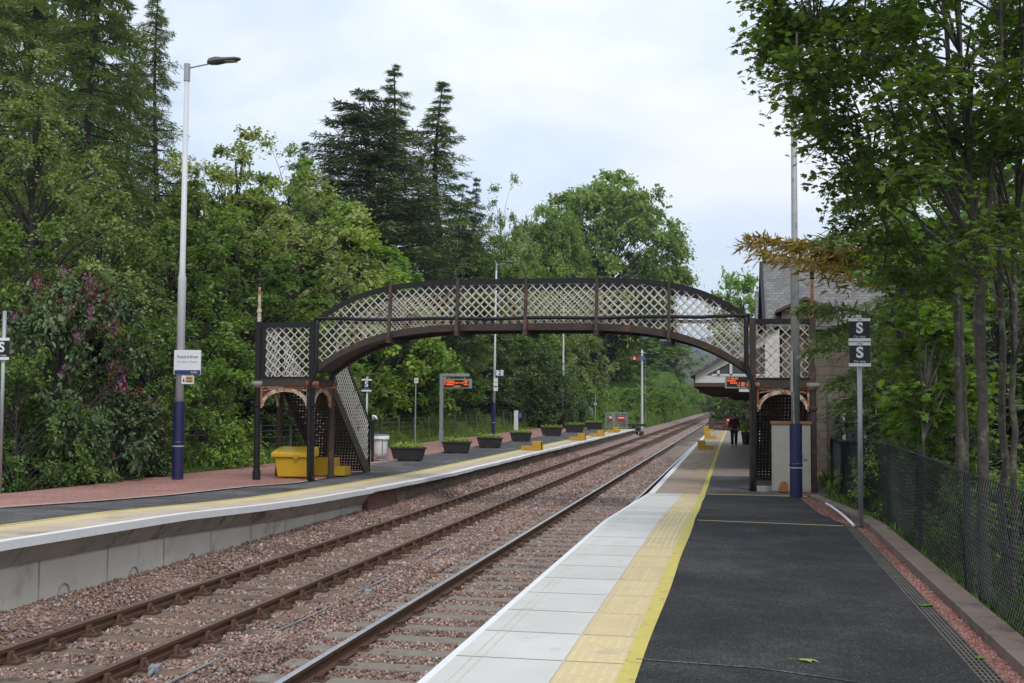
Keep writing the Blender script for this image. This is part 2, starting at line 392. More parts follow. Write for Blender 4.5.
def grid(name, xs, ys, fn, mat, kind='structure'):
    vs = [(x, y, fn(x, y)) for y in ys for x in xs]; n = len(xs)
    fs = [(j*n+i, j*n+i+1, (j+1)*n+i+1, (j+1)*n+i) for j in range(len(ys)-1) for i in range(n-1)]
    mb = MB(); mb.add(vs, fs); return mb.build(name, mat, smooth=True)
xs = sorted(set([round(v, 2) for v in list(np.linspace(-700, -80, 28))+list(np.linspace(-80, -20, 25))+list(np.linspace(-20, 8, 57))+list(np.linspace(8, 60, 22))+list(np.linspace(60, 600, 20))]))
ys = list(np.linspace(-30, 110, 71))+list(np.linspace(116, 700, 80))+[760, 900]
g = grid('ground', xs, ys, terrain, 'bank_ground'); tag(g, 'rough green and brown ground rising as a wooded bank left of the line', kind='structure')
# field on the hillside left of the far end of the line
fm = MB(); nx, ny = 24, 24; vs = []
for j in range(ny+1):
    for i in range(nx+1):
        y = 112+j*(300-112)/ny; x = -15.6-(i/nx)*(60+.12*(y-118)); vs.append((x, y, terrain(x, y)+.12))
fm.add(vs, [(j*(nx+1)+i, j*(nx+1)+i+1, (j+1)*(nx+1)+i+1, (j+1)*(nx+1)+i) for j in range(ny) for i in range(nx)])
tag(fm.build('field', 'field', smooth=True), 'bright green grass field on the slope beyond the platform end', kind='structure')
# far hill
def hillz(x, y):
    return -5+185*math.exp(-((x+260)/700)**2)*math.exp(-((y-2600)/600)**2)*(1+.16*math.sin(x/140)+.07*math.sin(x/47+1))
h = grid('hills', list(np.linspace(-2600, 2200, 70)), list(np.linspace(1100, 4000, 40)), hillz, 'hill'); tag(h, 'distant wooded hill fading blue behind the bridge arch', kind='structure')
fg = MB(); fg.add([(-3500, 640, -6), (3500, 640, -6), (3500, 4600, -6), (-3500, 4600, -6)], [(0, 1, 2, 3)])
tag(fg.build('valley_floor', 'bank_ground'), 'flat valley ground running to the far hill', kind='structure')

# ------------------------------------------------------------------ ballast
def bal_z(x, y):
    u = x-curve_x(y)
    z = -.20
    if u < -8.0: z = -.20+min(1, (-8.0-u)/.7)*.22
    return z+.015*math.sin(x*3.1+y*1.7)+.012*math.sin(y*2.3-x*1.1)
bx = list(np.linspace(-9.6, -.9, 30))
by = list(np.linspace(-4, 60, 129))+list(np.linspace(62, 640, 160))
vs = [(x+curve_x(y), y, bal_z(x+curve_x(y), y)) for y in by for x in bx]; n = len(bx)
mb = MB(); mb.add(vs, [(j*n+i, j*n+i+1, (j+1)*n+i+1, (j+1)*n+i) for j in range(len(by)-1) for i in range(n-1)])
tag(mb.build('trackbed', 'ballast_bed', smooth=True), 'bed of pinkish brown crushed stone under both tracks', kind='structure')

ICO = None
def stone_field(name, X, Y, Z, S, mat, seed=1, label=''):
    """many angular stones as one mesh (nobody could count them)"""
    rng = np.random.default_rng(seed)
    t = (1+5**.5)/2
    V = np.array([(-1, t, 0), (1, t, 0), (-1, -t, 0), (1, -t, 0), (0, -1, t), (0, 1, t), (0, -1, -t), (0, 1, -t), (t, 0, -1), (t, 0, 1), (-t, 0, -1), (-t, 0, 1)])/1.9
    Fc = np.array([(0, 11, 5), (0, 5, 1), (0, 1, 7), (0, 7, 10), (0, 10, 11), (1, 5, 9), (5, 11, 4), (11, 10, 2), (10, 7, 6), (7, 1, 8), (3, 9, 4), (3, 4, 2), (3, 2, 6), (3, 6, 8), (3, 8, 9), (4, 9, 5), (2, 4, 11), (6, 2, 10), (8, 6, 7), (9, 8, 1)])
    N = len(X)
    q = rng.normal(size=(N, 4)); q /= np.linalg.norm(q, axis=1)[:, None]
    w, x, y, z = q.T
    Rm = np.stack([1-2*(y*y+z*z), 2*(x*y-z*w), 2*(x*z+y*w), 2*(x*y+z*w), 1-2*(x*x+z*z), 2*(y*z-x*w), 2*(x*z-y*w), 2*(y*z+x*w), 1-2*(x*x+y*y)], 1).reshape(N, 3, 3)
    v = V[None]*(1+rng.uniform(-.28, .28, (N, 12, 1)))
    v = v*np.stack([np.ones(N), rng.uniform(.6, .95, N), rng.uniform(.45, .8, N)], 1)[:, None, :]
    v = np.einsum('nij,nkj->nki', Rm, v)*S[:, None, None]*.5
    v += np.stack([X, Y, Z], 1)[:, None, :]
    f = (Fc[None]+(np.arange(N)*12)[:, None, None]).reshape(-1)
    return raw_mesh(name, v.reshape(-1, 3), f, 3, mat)
def raw_mesh(name, v, loops, k, mat, tint=None, parent=None):
    me = bpy.data.meshes.new(name)
    nf = len(loops)//k
    me.vertices.add(len(v)); me.vertices.foreach_set('co', np.ascontiguousarray(v, dtype=np.float32).ravel())
    me.loops.add(len(loops)); me.loops.foreach_set('vertex_index', np.ascontiguousarray(loops, dtype=np.int32).ravel())
    me.polygons.add(nf); me.polygons.foreach_set('loop_start', np.arange(nf, dtype=np.int32)*k); me.polygons.foreach_set('loop_total', np.full(nf, k, dtype=np.int32))
    me.materials.append(MATS[mat])
    if tint is not None:
        a = me.attributes.new('tint', 'FLOAT', 'POINT'); a.data.foreach_set('value', np.ascontiguousarray(tint, dtype=np.float32))
    me.update(calc_edges=True)
    o = bpy.data.objects.new(name, me); COL.objects.link(o)
    if parent: o.parent = parent
    return o
rng = np.random.default_rng(11)
SLP, SLP0 = .72, 5.2
def ballast(y0, y1, dens, size, seed):
    N = int((y1-y0)*7.5*dens)
    X = rng.uniform(-9.3, -1.7, N); Y = rng.uniform(y0, y1, N); keep = np.ones(N, bool)
    for r in RX.values(): keep &= np.abs(X-r) > .09
    ph = ((Y-SLP0)/SLP) % 1
    slz = ((np.abs(ph-.5) > .5-.19))
    inL = (X > -8.1) & (X < -5.5); inR = (X > -4.75) & (X < -2.1)
    onS = slz & (inL | inR); keep &= ~(onS & (rng.uniform(size=N) < np.where(inL, .985, .985)))
    X, Y, onS = X[keep], Y[keep], onS[keep]
    S = size*rng.uniform(.65, 1.45, len(X))
    Z = np.full(len(X), -.19)+np.where(X < -8.0, np.minimum(1, (-8.0-X)/.7)*.22, 0)+rng.uniform(-.012, .03, len(X))+.03*np.sin(Y*1.9+X)*np.sin(X*2.7)*(np.abs(X+5.1) < .35)
    Z += np.where((X > -5.5) & (X < -4.75), .03, 0)+np.where(onS, .02, 0)
    return X, Y, Z, S
A = ballast(5.5, 17, 900, .042, 1); B = ballast(17, 32, 520, .052, 2); Cc = ballast(32, 60, 170, .085, 3)
o = stone_field('ballast', *[np.concatenate([a, b, c]) for a, b, c in zip(A, B, Cc)], 'ballast_stone', 5)
tag(o, 'loose pinkish brown crushed stones between and beside the rails', kind='stuff')

# ------------------------------------------------------------------ tracks
def rail_mesh(name, X, prof, y0, y1, mat, parent):
    yy = list(np.arange(y0, 300, 12.0))+list(np.arange(300, y1, 8.0)); n = len(prof); mb = MB()
    vs = []; fs = []
    for y in yy:
        for (x, z) in prof: vs.append((X+x+curve_x(y), y, z))
    for j in range(len(yy)-1):
        for i in range(n): fs.append((j*n+i, (j+1)*n+i, (j+1)*n+(i+1) % n, j*n+(i+1) % n))
    mb.add(vs, fs); return mb.build(name, mat, parent, world=True)
BULL = [(-.032, -.146), (.032, -.146), (.034, -.108), (.011, -.098), (.010, -.055), (.034, -.042), (.034, -.006), (-.034, -.006), (-.034, -.042), (-.010, -.055), (-.011, -.098), (-.034, -.108)]
FLAT = [(-.070, -.158), (.070, -.158), (.070, -.148), (.012, -.130), (.009, -.055), (.035, -.040), (.036, -.006), (-.036, -.006), (-.035, -.040), (-.009, -.055), (-.012, -.130), (-.070, -.148)]
HEAD = [(-.034, -.004), (.034, -.004), (.030, 0.), (-.030, 0.)]
def track(name, label, r1, r2, prof, topmat, sleepmat, chairfn, sidelabel=None, sd=1):
    cx = (r1+r2)/2
    t = thing(name, label, 'railway track', (cx, 10, -.158))
    for r in (r1, r2):
        ra = rail_mesh('rail', r, prof, -4, 640, 'rail_side', t)
        hd = rail_mesh('running_surface', r, HEAD, -4, 640, topmat, t)
        hd.parent = ra; ra_l = ra.location
    protos = []
    R = random.Random(sd)
    for k in range(3):
        mb = MB(); w = .13+.01*k
        ysn = [-w, w]; mb.box(-1.28-.03*k, 1.28+.02*k, -w, w, -.14, 0.0)
        o = mb.build('sleeper', sleepmat, t); bevel(o, .012, 1)
        ch = chairfn(o, r1-cx, r2-cx); protos.append(tree_of(o))
    n = 0
    y = SLP0
    far = MB()
    while y < 330:
        if n < 3: o = protos[n][0]
        elif n < 100:
            p = protos[n % 3]; o = p[0].copy(); COL.objects.link(o)
            for c, _ in p[1]:
                d = c.copy(); COL.objects.link(d); d.parent = o
        if n < 100:
            o.parent = t; o.location = (R.uniform(-.025, .025), y-10+R.uniform(-.02, .02), (-.022 if n > 74 else 0.0)+R.uniform(-.012, .008)); o.rotation_euler = (0, 0, R.uniform(-.012, .012))
        else:
            far.box(-1.28, 1.28, y-10-.11, y-10+.11, -.14, -.03)
            for r in (r1-cx, r2-cx): far.box(r-.14, r+.14, y-10-.08, y-10+.08, 0, .07)
        n += 1; y += SLP
    far.build('sleeper', sleepmat, t, kind='stuff')
    return t
def chairs(o, a, b):
    for r in (a, b):
        mb = MB(); mb.box(r-.19, r+.19, -.085, .085, .001, .035)
        for s in (-1, 1):
            mb.prismx([(-.06, .036), (.06, .036), (.035, .125), (-.035, .125)], r+s*.05, r+s*.09)
            mb.prism([(r+s*.09, .036), (r+s*.15, .036), (r+s*.09, .10)], -.022, .022)
        mb.cbox(r-.075, 0, .06, .035, .12, .07)
        for s in (-1, 1): mb.cbox(r+s*.16, .055, .035, .03, .03, .03)
        mb.build('rail_chair', 'chair_rust', o)
def clips(o, a, b):
    for r in (a, b):
        mb = MB(); mb.box(r-.17, r+.17, -.09, .09, .001, .012)
        for s in (-1, 1):
            mb.tube([(r+s*.05, -.05, .03), (r+s*.085, -.055, .05), (r+s*.125, -.02, .055), (r+s*.13, .03, .04), (r+s*.09, .05, .035), (r+s*.06, .02, .03)], .011, 6)
            mb.cbox(r+s*.11, 0, .012, .05, .07, .022)
        mb.build('rail_clip', 'chair_rust', o)
track('railway_track', 'left railway track with rusty rails in tall iron chairs on dark timber sleepers', RX['A'], RX['B'], BULL, 'rail_top_rusty', 'sleeper_wood', chairs, sd=3)
track('railway_track', 'right railway track with a shiny topped rail clipped to grey sleepers', RX['C'], RX['D'], FLAT, 'rail_top', 'sleeper_grey', clips, sd=4)
# the grey cable lying between the tracks
pts = [(-5.38+.03*math.sin(y*.9)+.02*math.sin(y*2.3), y, -.13+.012*math.sin(y*1.3)) for y in np.arange(4, 70, .6)]
mb = MB(); mb.tube(pts, .012, 6)
c = mb.build('cable', 'galv'); tag(c, 'thin grey cable lying along the ballast between the two tracks', 'cable')
for (px, py, lb) in ((368, 592, 'small grey junction box on the ballast between the tracks'), (155, 668, 'small blue grey cable joint near the front of the left track')):
    p = atz(px, py, -.13); t = thing('cable_joint', lb, 'cable joint', (p[0], p[1], -.16), .3)
    MB().box(-.05, .05, -.09, .09, 0, .06).build('box', 'galv', t); MB().tube([(0, -.3, .03), (0, -.09, .03)], .02, 6).build('sleeve', 'galv', t)
p = atz(256, 548, .02); t = thing('marker_peg', 'short white marker peg in the ballast against the concrete platform wall', 'marker', (p[0]+.1, p[1], -.02))
MB().box(-.012, .012, -.012, .012, 0, .12).build('peg', 'sign_grey', t); MB().box(-.025, .025, -.02, -.012, .09, .12).build('cap', 'sign_white', t)

# ------------------------------------------------------------------ right platform
pr = thing('platform', 'right platform with pale slabs, tactile strip and dark tarmac', None, (0, 10, .5), kind='structure')
NE, OLD = 27.0, 92.0
def slabs(xa, xb, y0, y1, step, dz, th, gap=.006, ridges=0, zf=zR):
    mb = MB(); y = y0
    while y < y1-1e-6:
        ye = min(y+step, y1); a, b = y+gap/2, ye-gap/2
        x0, x1 = (xa(a) if callable(xa) else xa), (xb(a) if callable(xb) else xb); X0, X1 = (xa(b) if callable(xa) else xa), (xb(b) if callable(xb) else xb)
        za, zb = zf(a)+dz, zf(b)+dz
        mb.add([(x0, a, za-th), (x1, a, za-th), (X1, b, zb-th), (X0, b, zb-th), (x0, a, za), (x1, a, za), (X1, b, zb), (X0, b, zb)],
               [(0, 3, 2, 1), (4, 5, 6, 7), (0, 1, 5, 4), (1, 2, 6, 5), (2, 3, 7, 6), (3, 0, 4, 7)])
        y = ye
    return mb
def joints(xa, xb, y0, y1, step, zf=zR, w=.0045):
    mb = MB(); y = y0+step
    f = lambda v, q: v(q) if callable(v) else v
    while y < y1:
        mb.add([(f(xa, y), y-w, zf(y)+.0025), (f(xb, y), y-w, zf(y)+.0025), (f(xb, y), y+w, zf(y)+.0025), (f(xa, y), y+w, zf(y)+.0025)], [(0, 1, 2, 3)]); y += step
    return mb
def ridge_strip(xa, xb, y0, y1, zf, n=6, blister=0, step=.9):
    mb = MB(); y = y0
    while y < y1:
        ye = min(y+step, y1)-.03; ys_ = y+.03
        for k in range(n):
            def X(yy): a = xa(yy) if callable(xa) else xa; b = xb(yy) if callable(xb) else xb; return a+(b-a)*(k+.5)/n
            if blister:
                q = ys_
                while q < ye-.02:
                    x = X(q); z = zf(q); mb.taper(x, q+.02, z, z+.005, .034, .034, .018, .018); q += .066
            else:
                z0, z1 = zf(ys_), zf(ye)
                x0, x1 = X(ys_), X(ye); w = .011
                mb.add([(x0-w, ys_, z0), (x0+w, ys_, z0), (x1+w, ye, z1), (x1-w, ye, z1), (x0-w*.6, ys_, z0+.005), (x0+w*.6, ys_, z0+.005), (x1+w*.6, ye, z1+.005), (x1-w*.6, ye, z1+.005)],
                       [(4, 5, 6, 7), (0, 1, 5, 4), (2, 3, 7, 6), (3, 0, 4, 7), (1, 2, 6, 5)])
        y += step
    return mb
e0 = lambda y: eR(y); e1 = lambda y: eR(y)+.055; e2 = lambda y: eR(y)+.79; e3 = lambda y: eR(y)+1.195; e4 = lambda y: eR(y)+1.31+.007*math.sin(y*1.3)
KX = 1.77
strip(MB(), lambda y: e0(y)+.02, 2.1, lambda y: zR(y)-.022, -5, NE, 64).build('bedding', 'joint', pr, world=True)
slabs(e1, e2, -3.1, NE, .9, 0, .06).build('coping_slab', 'slab_white', pr, world=True)
slabs(e0, e1, -3.1, NE, .9, .001, .09, .003).build('white_nosing', 'white_edge', pr, world=True)
slabs(lambda y: e2(y)+.004, e3, -3.1, NE, .9, 0, .06).build('tactile_paving', 'tactile', pr, world=True)
ridge_strip(lambda y: e2(y)+.004, e3, 8.63, NE, zR).build('tactile_ridge', 'tactile', pr, world=True)
ridge_strip(lambda y: e2(y)+.004, e3, 5, 8.63, zR, blister=1).build('tactile_blister', 'tactile', pr, world=True)
strip(MB(), e3, e4, zR, -3, OLD, 190, .006).build('yellow_line', 'yellow_line', pr, world=True)
strip(MB(), lambda y: e3(y)+.02, 1.49, zR, -5, NE, 70, 0).build('tarmac', 'asphalt', pr, world=True)
joints(e1, lambda y: e2(y)-.01, -3.1, NE, .9).build('slab_joint', 'joint', pr, world=True)
for dx_ in (.17, .235):
    strip(MB(), lambda y: eR(y)+dx_-.003, lambda y: eR(y)+dx_+.003, zR, -3, NE, 60, .0026).build('scored_line', 'concrete', pr, world=True)
joints(lambda y: e2(y)+.012, e3, -3.1, NE, .9, w=.0035).build('slab_joint', 'joint', pr, world=True)
# old low part
strip(MB(), lambda y: e0(y)+.02, lambda y: 1.9, lambda y: zR(y)-.02, NE, OLD, 40).build('bedding', 'joint', pr, world=True)
slabs(e1, e2, NE, OLD, 1.2, 0, .06, .01).build('coping_slab', 'slab_beige', pr, world=True)
slabs(e0, lambda y: e1(y)+.09, NE, OLD, 1.2, .004, .12, .004).build('white_nosing', 'white_edge', pr, world=True)
slabs(lambda y: e2(y)+.004, e3, NE, OLD, 1.2, 0, .06, .01).build('tactile_paving', 'tactile_old', pr, world=True)
ridge_strip(lambda y: e2(y)+.004, e3, NE, 60, zR, step=1.2).build('tactile_ridge', 'tactile_old', pr, world=True)
strip(MB(), lambda y: e3(y)+.02, 2.6, zR, NE, 34, 10, 0).build('tarmac', 'asphalt_left', pr, world=True)
strip(MB(), lambda y: e3(y)+.02, 1.6, zR, 34, OLD, 50, 0).build('tarmac', 'asphalt_old', pr, world=True)
# face under the edge
mb = MB(); yy = np.linspace(-5, OLD, 90); vs = []
for y in yy: vs += [(e0(y)+.05, y, -.4), (e0(y)+.05, y, zR(y)-.05)]
mb.add(vs, [(2*i, 2*i+1, 2*i+3, 2*i+2) for i in range(len(yy)-1)]); mb.add([(e0(OLD)+.05, OLD, -.4), (2.4, OLD, -.4), (2.4, OLD, .5), (e0(OLD)+.05, OLD, .5)], [(0, 1, 2, 3)])
mb.build('face_wall', 'rubble_wall', pr, world=True)
# thin painted lines across the tarmac
mb = MB(); mb.add([(-.60, 17.42, zR(17.4)+.005), (1.46, 16.98, zR(17)+.005), (1.46, 17.05, zR(17)+.005), (-.60, 17.49, zR(17.4)+.005)], [(0, 1, 2, 3)])
mb.build('cross_line', 'yellow_faded', pr, world=True)
mb = MB(); mb.add([(-.74, 26.95, zR(27)+.005), (2.1, 26.85, zR(27)+.005), (2.1, 26.98, zR(27)+.005), (-.74, 27.07, zR(27)+.005)], [(0, 1, 2, 3)])
mb.build('cross_line', 'yellow_faded', pr, world=True)
strip_ = [atz(636, 659, .887), atz(760, 668, .887), atz(905, 689, .887)]
mb = MB(); mb.add([tuple(q) for q in strip_]+[(q[0], q[1]+.022, q[2]) for q in strip_], [(0, 1, 4, 3), (1, 2, 5, 4)]); mb.build('tarmac_seam', 'asphalt_left', pr, world=True)
# drain channel with slotted grating
mb = MB(); y = 3.0
dr = thing('drainage_channel', 'narrow slotted drainage channel along the edge of the dark tarmac', 'drain', (1.56, 10, .8))
strip(MB(), 1.49, 1.63, zR, 3, 17.2, 20, -.012).build('channel', 'dark_void', dr, world=True)
for x in (1.495, 1.530, 1.560, 1.590, 1.625):
    q = MB()
    strip(q, x-.007, x+.007, zR, 3, 17.2, 20, .003)
    mb.v += []; n0 = len(mb.v); mb.v += q.v; mb.f += [tuple(i+n0 for i in f) for f in q.f]
while y < 17.2:
    mb.box(1.49, 1.63, y, y+.02, zR(y)-.01, zR(y)+.0015); y += .09
mb.build('grating', 'drain', dr, world=True)
# kerb
kb = thing('kerb', 'raised brown stone kerb along the right side of the platform', None, (1.88, 12, .5), kind='structure')
kx = lambda y: lin(y, [0, 17, 20, 26.5], [1.775, 1.775, 1.73, 1.50])
slabs(kx, lambda y: kx(y)+.225, 2, 26.4, .92, .065, .2, .008).build('kerb_block', 'kerb_stone', kb, world=True)
# pink gravel strip
o = strip(MB(), 1.625, kx, zR, 2, 26, 40, -.03).build('gravel_bed', 'pink_gravel'); tag(o, 'bed of pink chippings between the drain and the kerb', kind='structure')
N = 16000; Y = rng.uniform(4.5, 17, N)**1; X = rng.uniform(1.63, 1.775, N)
Y = 4.5+12.5*rng.uniform(size=N)**1.3
Y2 = rng.uniform(17, 26, 5000); X2 = rng.uniform(1.30, 1.70, 5000); k = X2 > 1.33+.2*np.maximum(0, (20-Y2)/3); X2, Y2 = X2[k], Y2[k]
X = np.concatenate([X, X2]); Y = np.concatenate([Y, Y2])
Z = np.array([zR(y) for y in Y])-.022+rng.uniform(0, .014, len(Y)); Z[len(Y)-len(Y2):] += .02
tag(stone_field('gravel', X, Y, Z, rng.uniform(.016, .034, len(X)), 'pink_stone', 9), 'small pink stones filling the strip beside the kerb', kind='stuff')
# white pipe at the corner
pp = [atz(x, y, z) for x, y, z in ((826, 504.5, .80), (832, 508, .82), (840, 514, .84), (848, 521, .86), (854, 527, .88))]
t = thing('pipe', 'white plastic pipe lying in the gravel by the kerb near the sign post', 'pipe', pp[0])
MB().tube([(*p[:2], p[2]+.02) for p in pp], .02, 8).build('tube', 'white_edge', t, world=True, smooth=True)

# ------------------------------------------------------------------ left platform
pl = thing('platform', 'left platform with beige slabs, yellow tactile strip and white edge', None, (-10, 20, .5), kind='structure')
OL = 96.0
q0 = LEX; zt = zL
def wob(y): return .015*math.sin(y*1.3)+.02*math.sin(y*.47) if y > 27 else 0
qe = lambda y: LEX+(wob(y) if y > 27 else 0)
strip(MB(), lambda y: gL(y)-.02, lambda y: qe(y)-.02, lambda y: zL(y)-.02, -5, OL, 120).build('bedding', 'joint', pl, world=True)
slabs(lambda y: LEX-.80, lambda y: qe(y)-.012, -3, OL, .9, 0, .05, .006, zf=zL).build('coping_slab', 'slab_left', pl, world=True)
slabs(lambda y: qe(y)-.10, lambda y: qe(y)+.035, -3, 26.1, .9, .004, .11, .006, zf=zL).build('white_nosing', 'white_edge', pl, world=True)
slabs(lambda y: qe(y)-.20, lambda y: qe(y)+.03+.02*math.sin(y*3), 26.1, OL, .6, .004, .09, .0, zf=zL).build('white_nosing', 'white_edge', pl, world=True)
slabs(LEX-1.21, LEX-.804, -3, OL, .9, 0, .05, .006, zf=zL).build('tactile_paving', 'tactile', pl, world=True)
ridge_strip(LEX-1.21, LEX-.804, 11, 50, zL).build('tactile_ridge', 'tactile', pl, world=True)
strip(MB(), LEX-1.31, LEX-1.21, zL, -3, OL, 100, .005).build('yellow_line', 'yellow_line', pl, world=True)
strip(MB(), gL, LEX-1.22, zL, -3, OL, 200, 0).build('tarmac', 'asphalt_left', pl, world=True)
strip(MB(), lambda y: gL(y)-.05, lambda y: gL(y)+.04, zL, 5, 29, 60, .03).build('edging', 'sign_grey', pl, world=True)
slabs(lambda y: gL(y)-.12, gL, 36, OL, 1.0, .07, .12, .01, zf=zL).build('edging', 'concrete_dark', pl, world=True)
# concrete wall: bevelled support, set-back panels, dark joints
mb = MB(); y = -4.0
while y < 26:
    ye = min(y+1.28, 26.1); a, b = y+.008, ye-.008
    za, zb = zL(a)-.10, zL(b)-.10
    P = lambda yy, zz: [(LEX-.02, yy, zz), (LEX-.30, yy, zz), (LEX-.30, yy, zz-.26), (LEX-.22, yy, zz-.26)]
    mb.add(P(a, za)+P(b, zb), [(0, 1, 2, 3), (7, 6, 5, 4), (0, 4, 5, 1), (1, 5, 6, 2), (2, 6, 7, 3), (3, 7, 4, 0)]); y = ye
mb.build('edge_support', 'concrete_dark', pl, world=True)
mb = MB(); y = -2.9; js = []
while y < 26:
    ye = min(y+1.62, 26.15); a, b = y+.02, ye-.02
    mb.add([(LEX-.26, a, -.4), (LEX-.26, b, -.4), (LEX-.26, b, zL(b)-.34), (LEX-.26, a, zL(a)-.34), (LEX-.4, a, -.4), (LEX-.4, b, -.4), (LEX-.4, b, zL(b)-.34), (LEX-.4, a, zL(a)-.34)],
           [(0, 1, 2, 3), (0, 3, 7, 4), (1, 5, 6, 2), (3, 2, 6, 7)]); js.append(y); y = ye
mb.build('wall_panel', 'concrete', pl, world=True)
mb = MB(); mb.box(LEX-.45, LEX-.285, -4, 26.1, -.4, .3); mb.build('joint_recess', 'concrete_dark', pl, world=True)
mb = MB()
for px, py in ((64, 590), (134, 573), (192, 559)):
    p = CAM+ray(px, py)*((LEX-.25)/ray(px, py)[0]); c = Vector(p)
    pts = [(LEX-.255, c.y+.13*math.cos(a), c.z-.06+.15*math.sin(a)) for a in np.linspace(0, PI, 9)]
    mb.tube(pts, .014, 6)
mb.build('drain_arch', 'concrete_dark', pl, world=True)
mb = MB(); mb.box(LEX-.4, LEX-.12, 26.1, 28.4, -.4, .47); mb.build('brick_pier', 'red_brick', pl, world=True)
mb = MB(); yy = np.arange(28.4, OL+.1, .35); rr = random.Random(5); vs = []
for y in yy:
    for z, dx in ((-.4, -.06), (-.02, -.10), (.18, -.13), (zL(y)-.08, -.16)): vs.append((LEX+dx+rr.uniform(-.03, .03), y, z))
mb.add(vs, [(4*i+k, 4*i+4+k, 4*i+5+k, 4*i+1+k) for i in range(len(yy)-1) for k in range(3)])
mb.add([(LEX-.1, OL, -.4), (-16, OL, -.4), (-16, OL, .46), (LEX-.1, OL, .46)], [(0, 1, 2, 3)])
mb.build('stone_face', 'rubble_wall', pl, world=True)
o = strip(MB(), bL, lambda y: gL(y)-.03, lambda y: zL(y), -5, 100, 130, .012).build('gravel_path', 'pink_gravel')
tag(o, 'pink gravel strip behind the tarmac of the left platform', kind='structure')

# ------------------------------------------------------------------ footbridge
YF, YR = 28.4, 29.9
XL0, XL1, XR0, XR1 = -12.38, -10.88, .36, 1.76
LZ, TZ = 3.17, 4.66
CXB, HW = -5.26, 5.60
def btop(x): u = min(1, abs(x-CXB)/HW); return 4.66+1.06*(1-u**4.6)
def bbot(x): u = min(1, abs(x-CXB)/HW); return 3.43+1.16*(1-u**3.9)
br = thing('footbridge', 'arched iron lattice footbridge with rusty ribs crossing both tracks', 'footbridge', (CXB, 29.15, .5))
def lattice(mb, mp, a0, a1, zb, zt, pitch=.225, w=.024, th=.010, up=(0, 1, 0)):
    """flat bars crossing at 45 degrees, clipped to zb(a)..zt(a); mp(a, z, k) gives the point in space"""
    zmin = min(zb(a) for a in np.linspace(a0, a1, 40)); zmax = max(zt(a) for a in np.linspace(a0, a1, 40))
    for sgn in (1, -1):
        c = a0-(zmax-zmin)-pitch if sgn == 1 else a0-pitch
        ce = a1+pitch if sgn == 1 else a1+(zmax-zmin)+pitch
        while c < ce:
            # a = c + sgn*(z-zmin)
            n = 90; inside = []; zz = np.linspace(zmin, zmax, n)
            seg = None
            for z in zz:
                a = c+sgn*(z-zmin)
                ok = a0 <= a <= a1 and zb(a) <= z <= zt(a)
                if ok:
                    if seg is None: seg = [z, z]
                    seg[1] = z
                if (not ok or z == zz[-1]) and seg is not None:
                    if seg[1]-seg[0] > .04:
                        mb.bar(mp(c+sgn*(seg[0]-zmin), seg[0], sgn), mp(c+sgn*(seg[1]-zmin), seg[1], sgn), w, th, up)
                    seg = None
            c += pitch
    return mb
def curve_band(mb, f0, f1, x0, x1, ya, yb, n=60):
    xs = np.linspace(x0, x1, n+1); vs = []
    for x in xs: vs += [(x, ya, f0(x)), (x, yb, f0(x)), (x, yb, f1(x)), (x, ya, f1(x))]
    fs = [(0, 1, 2, 3), (4*n+3, 4*n+2, 4*n+1, 4*n)]
    for i in range(n):
        a = 4*i; b = a+4
        fs += [(a, b, b+1, a+1), (a+1, b+1, b+2, a+2), (a+2, b+2, b+3, a+3), (a+3, b+3, b, a)]
    mb.add(vs, fs); return mb
xa, xb = CXB-HW, CXB+HW
STX = [-8.76, -6.98, -5.22, -3.43, -1.65]
for Y, s in ((YF, -1), (YR, 1)):
    curve_band(MB(), lambda x: btop(x)-.13, btop, xa, xb, Y-.05, Y+.05).build('top_chord', 'black_paint', br, world=True)
    curve_band(MB(), lambda x: bbot(x)-.15, bbot, xa, xb, Y-.045, Y+.045).build('bottom_chord', 'rusty_frame', br, world=True)
    m_ = curve_band(MB(), lambda x: bbot(x)-.17, lambda x: bbot(x)-.15, xa, xb, Y-.07, Y+.07); m_.build('chord_flange', 'rusty_frame', br, world=True)
    mb = MB(); mb.tube([(x, Y-.075*1 if s < 0 else Y+.075, 4.72+.012*math.sin(x*2.3)+(.02 if abs(x-CXB) > 4.5 else 0)) for x in np.linspace(xa+.05, xb-.05, 40)], .045, 8)
    mb.build('handrail', 'black_paint', br, world=True, smooth=True)
    mb = lattice(MB(), lambda a, z, k: (a, Y+.012*k, z), xa+.03, xb-.03, lambda x: bbot(x)-.02, lambda x: btop(x)-.10)
    mb.build('lattice', 'lattice_white' if s < 0 else 'lattice_cream', br, world=True)
    for x in STX:
        mb = MB(); prof = []
        n = 10
        for i in range(n+1):
            t = i/n; z = bbot(x)-.20+t*(btop(x)-bbot(x)+.24)
            y = Y+s*(.16*(1-t)**2*1.0+.07)
            prof.append((x, y, z))
        for i in range(n): mb.bar(prof[i], prof[i+1], .075, .09, (0, 1, 0))
        mb.build('stanchion', 'rusty_frame', br, world=True)
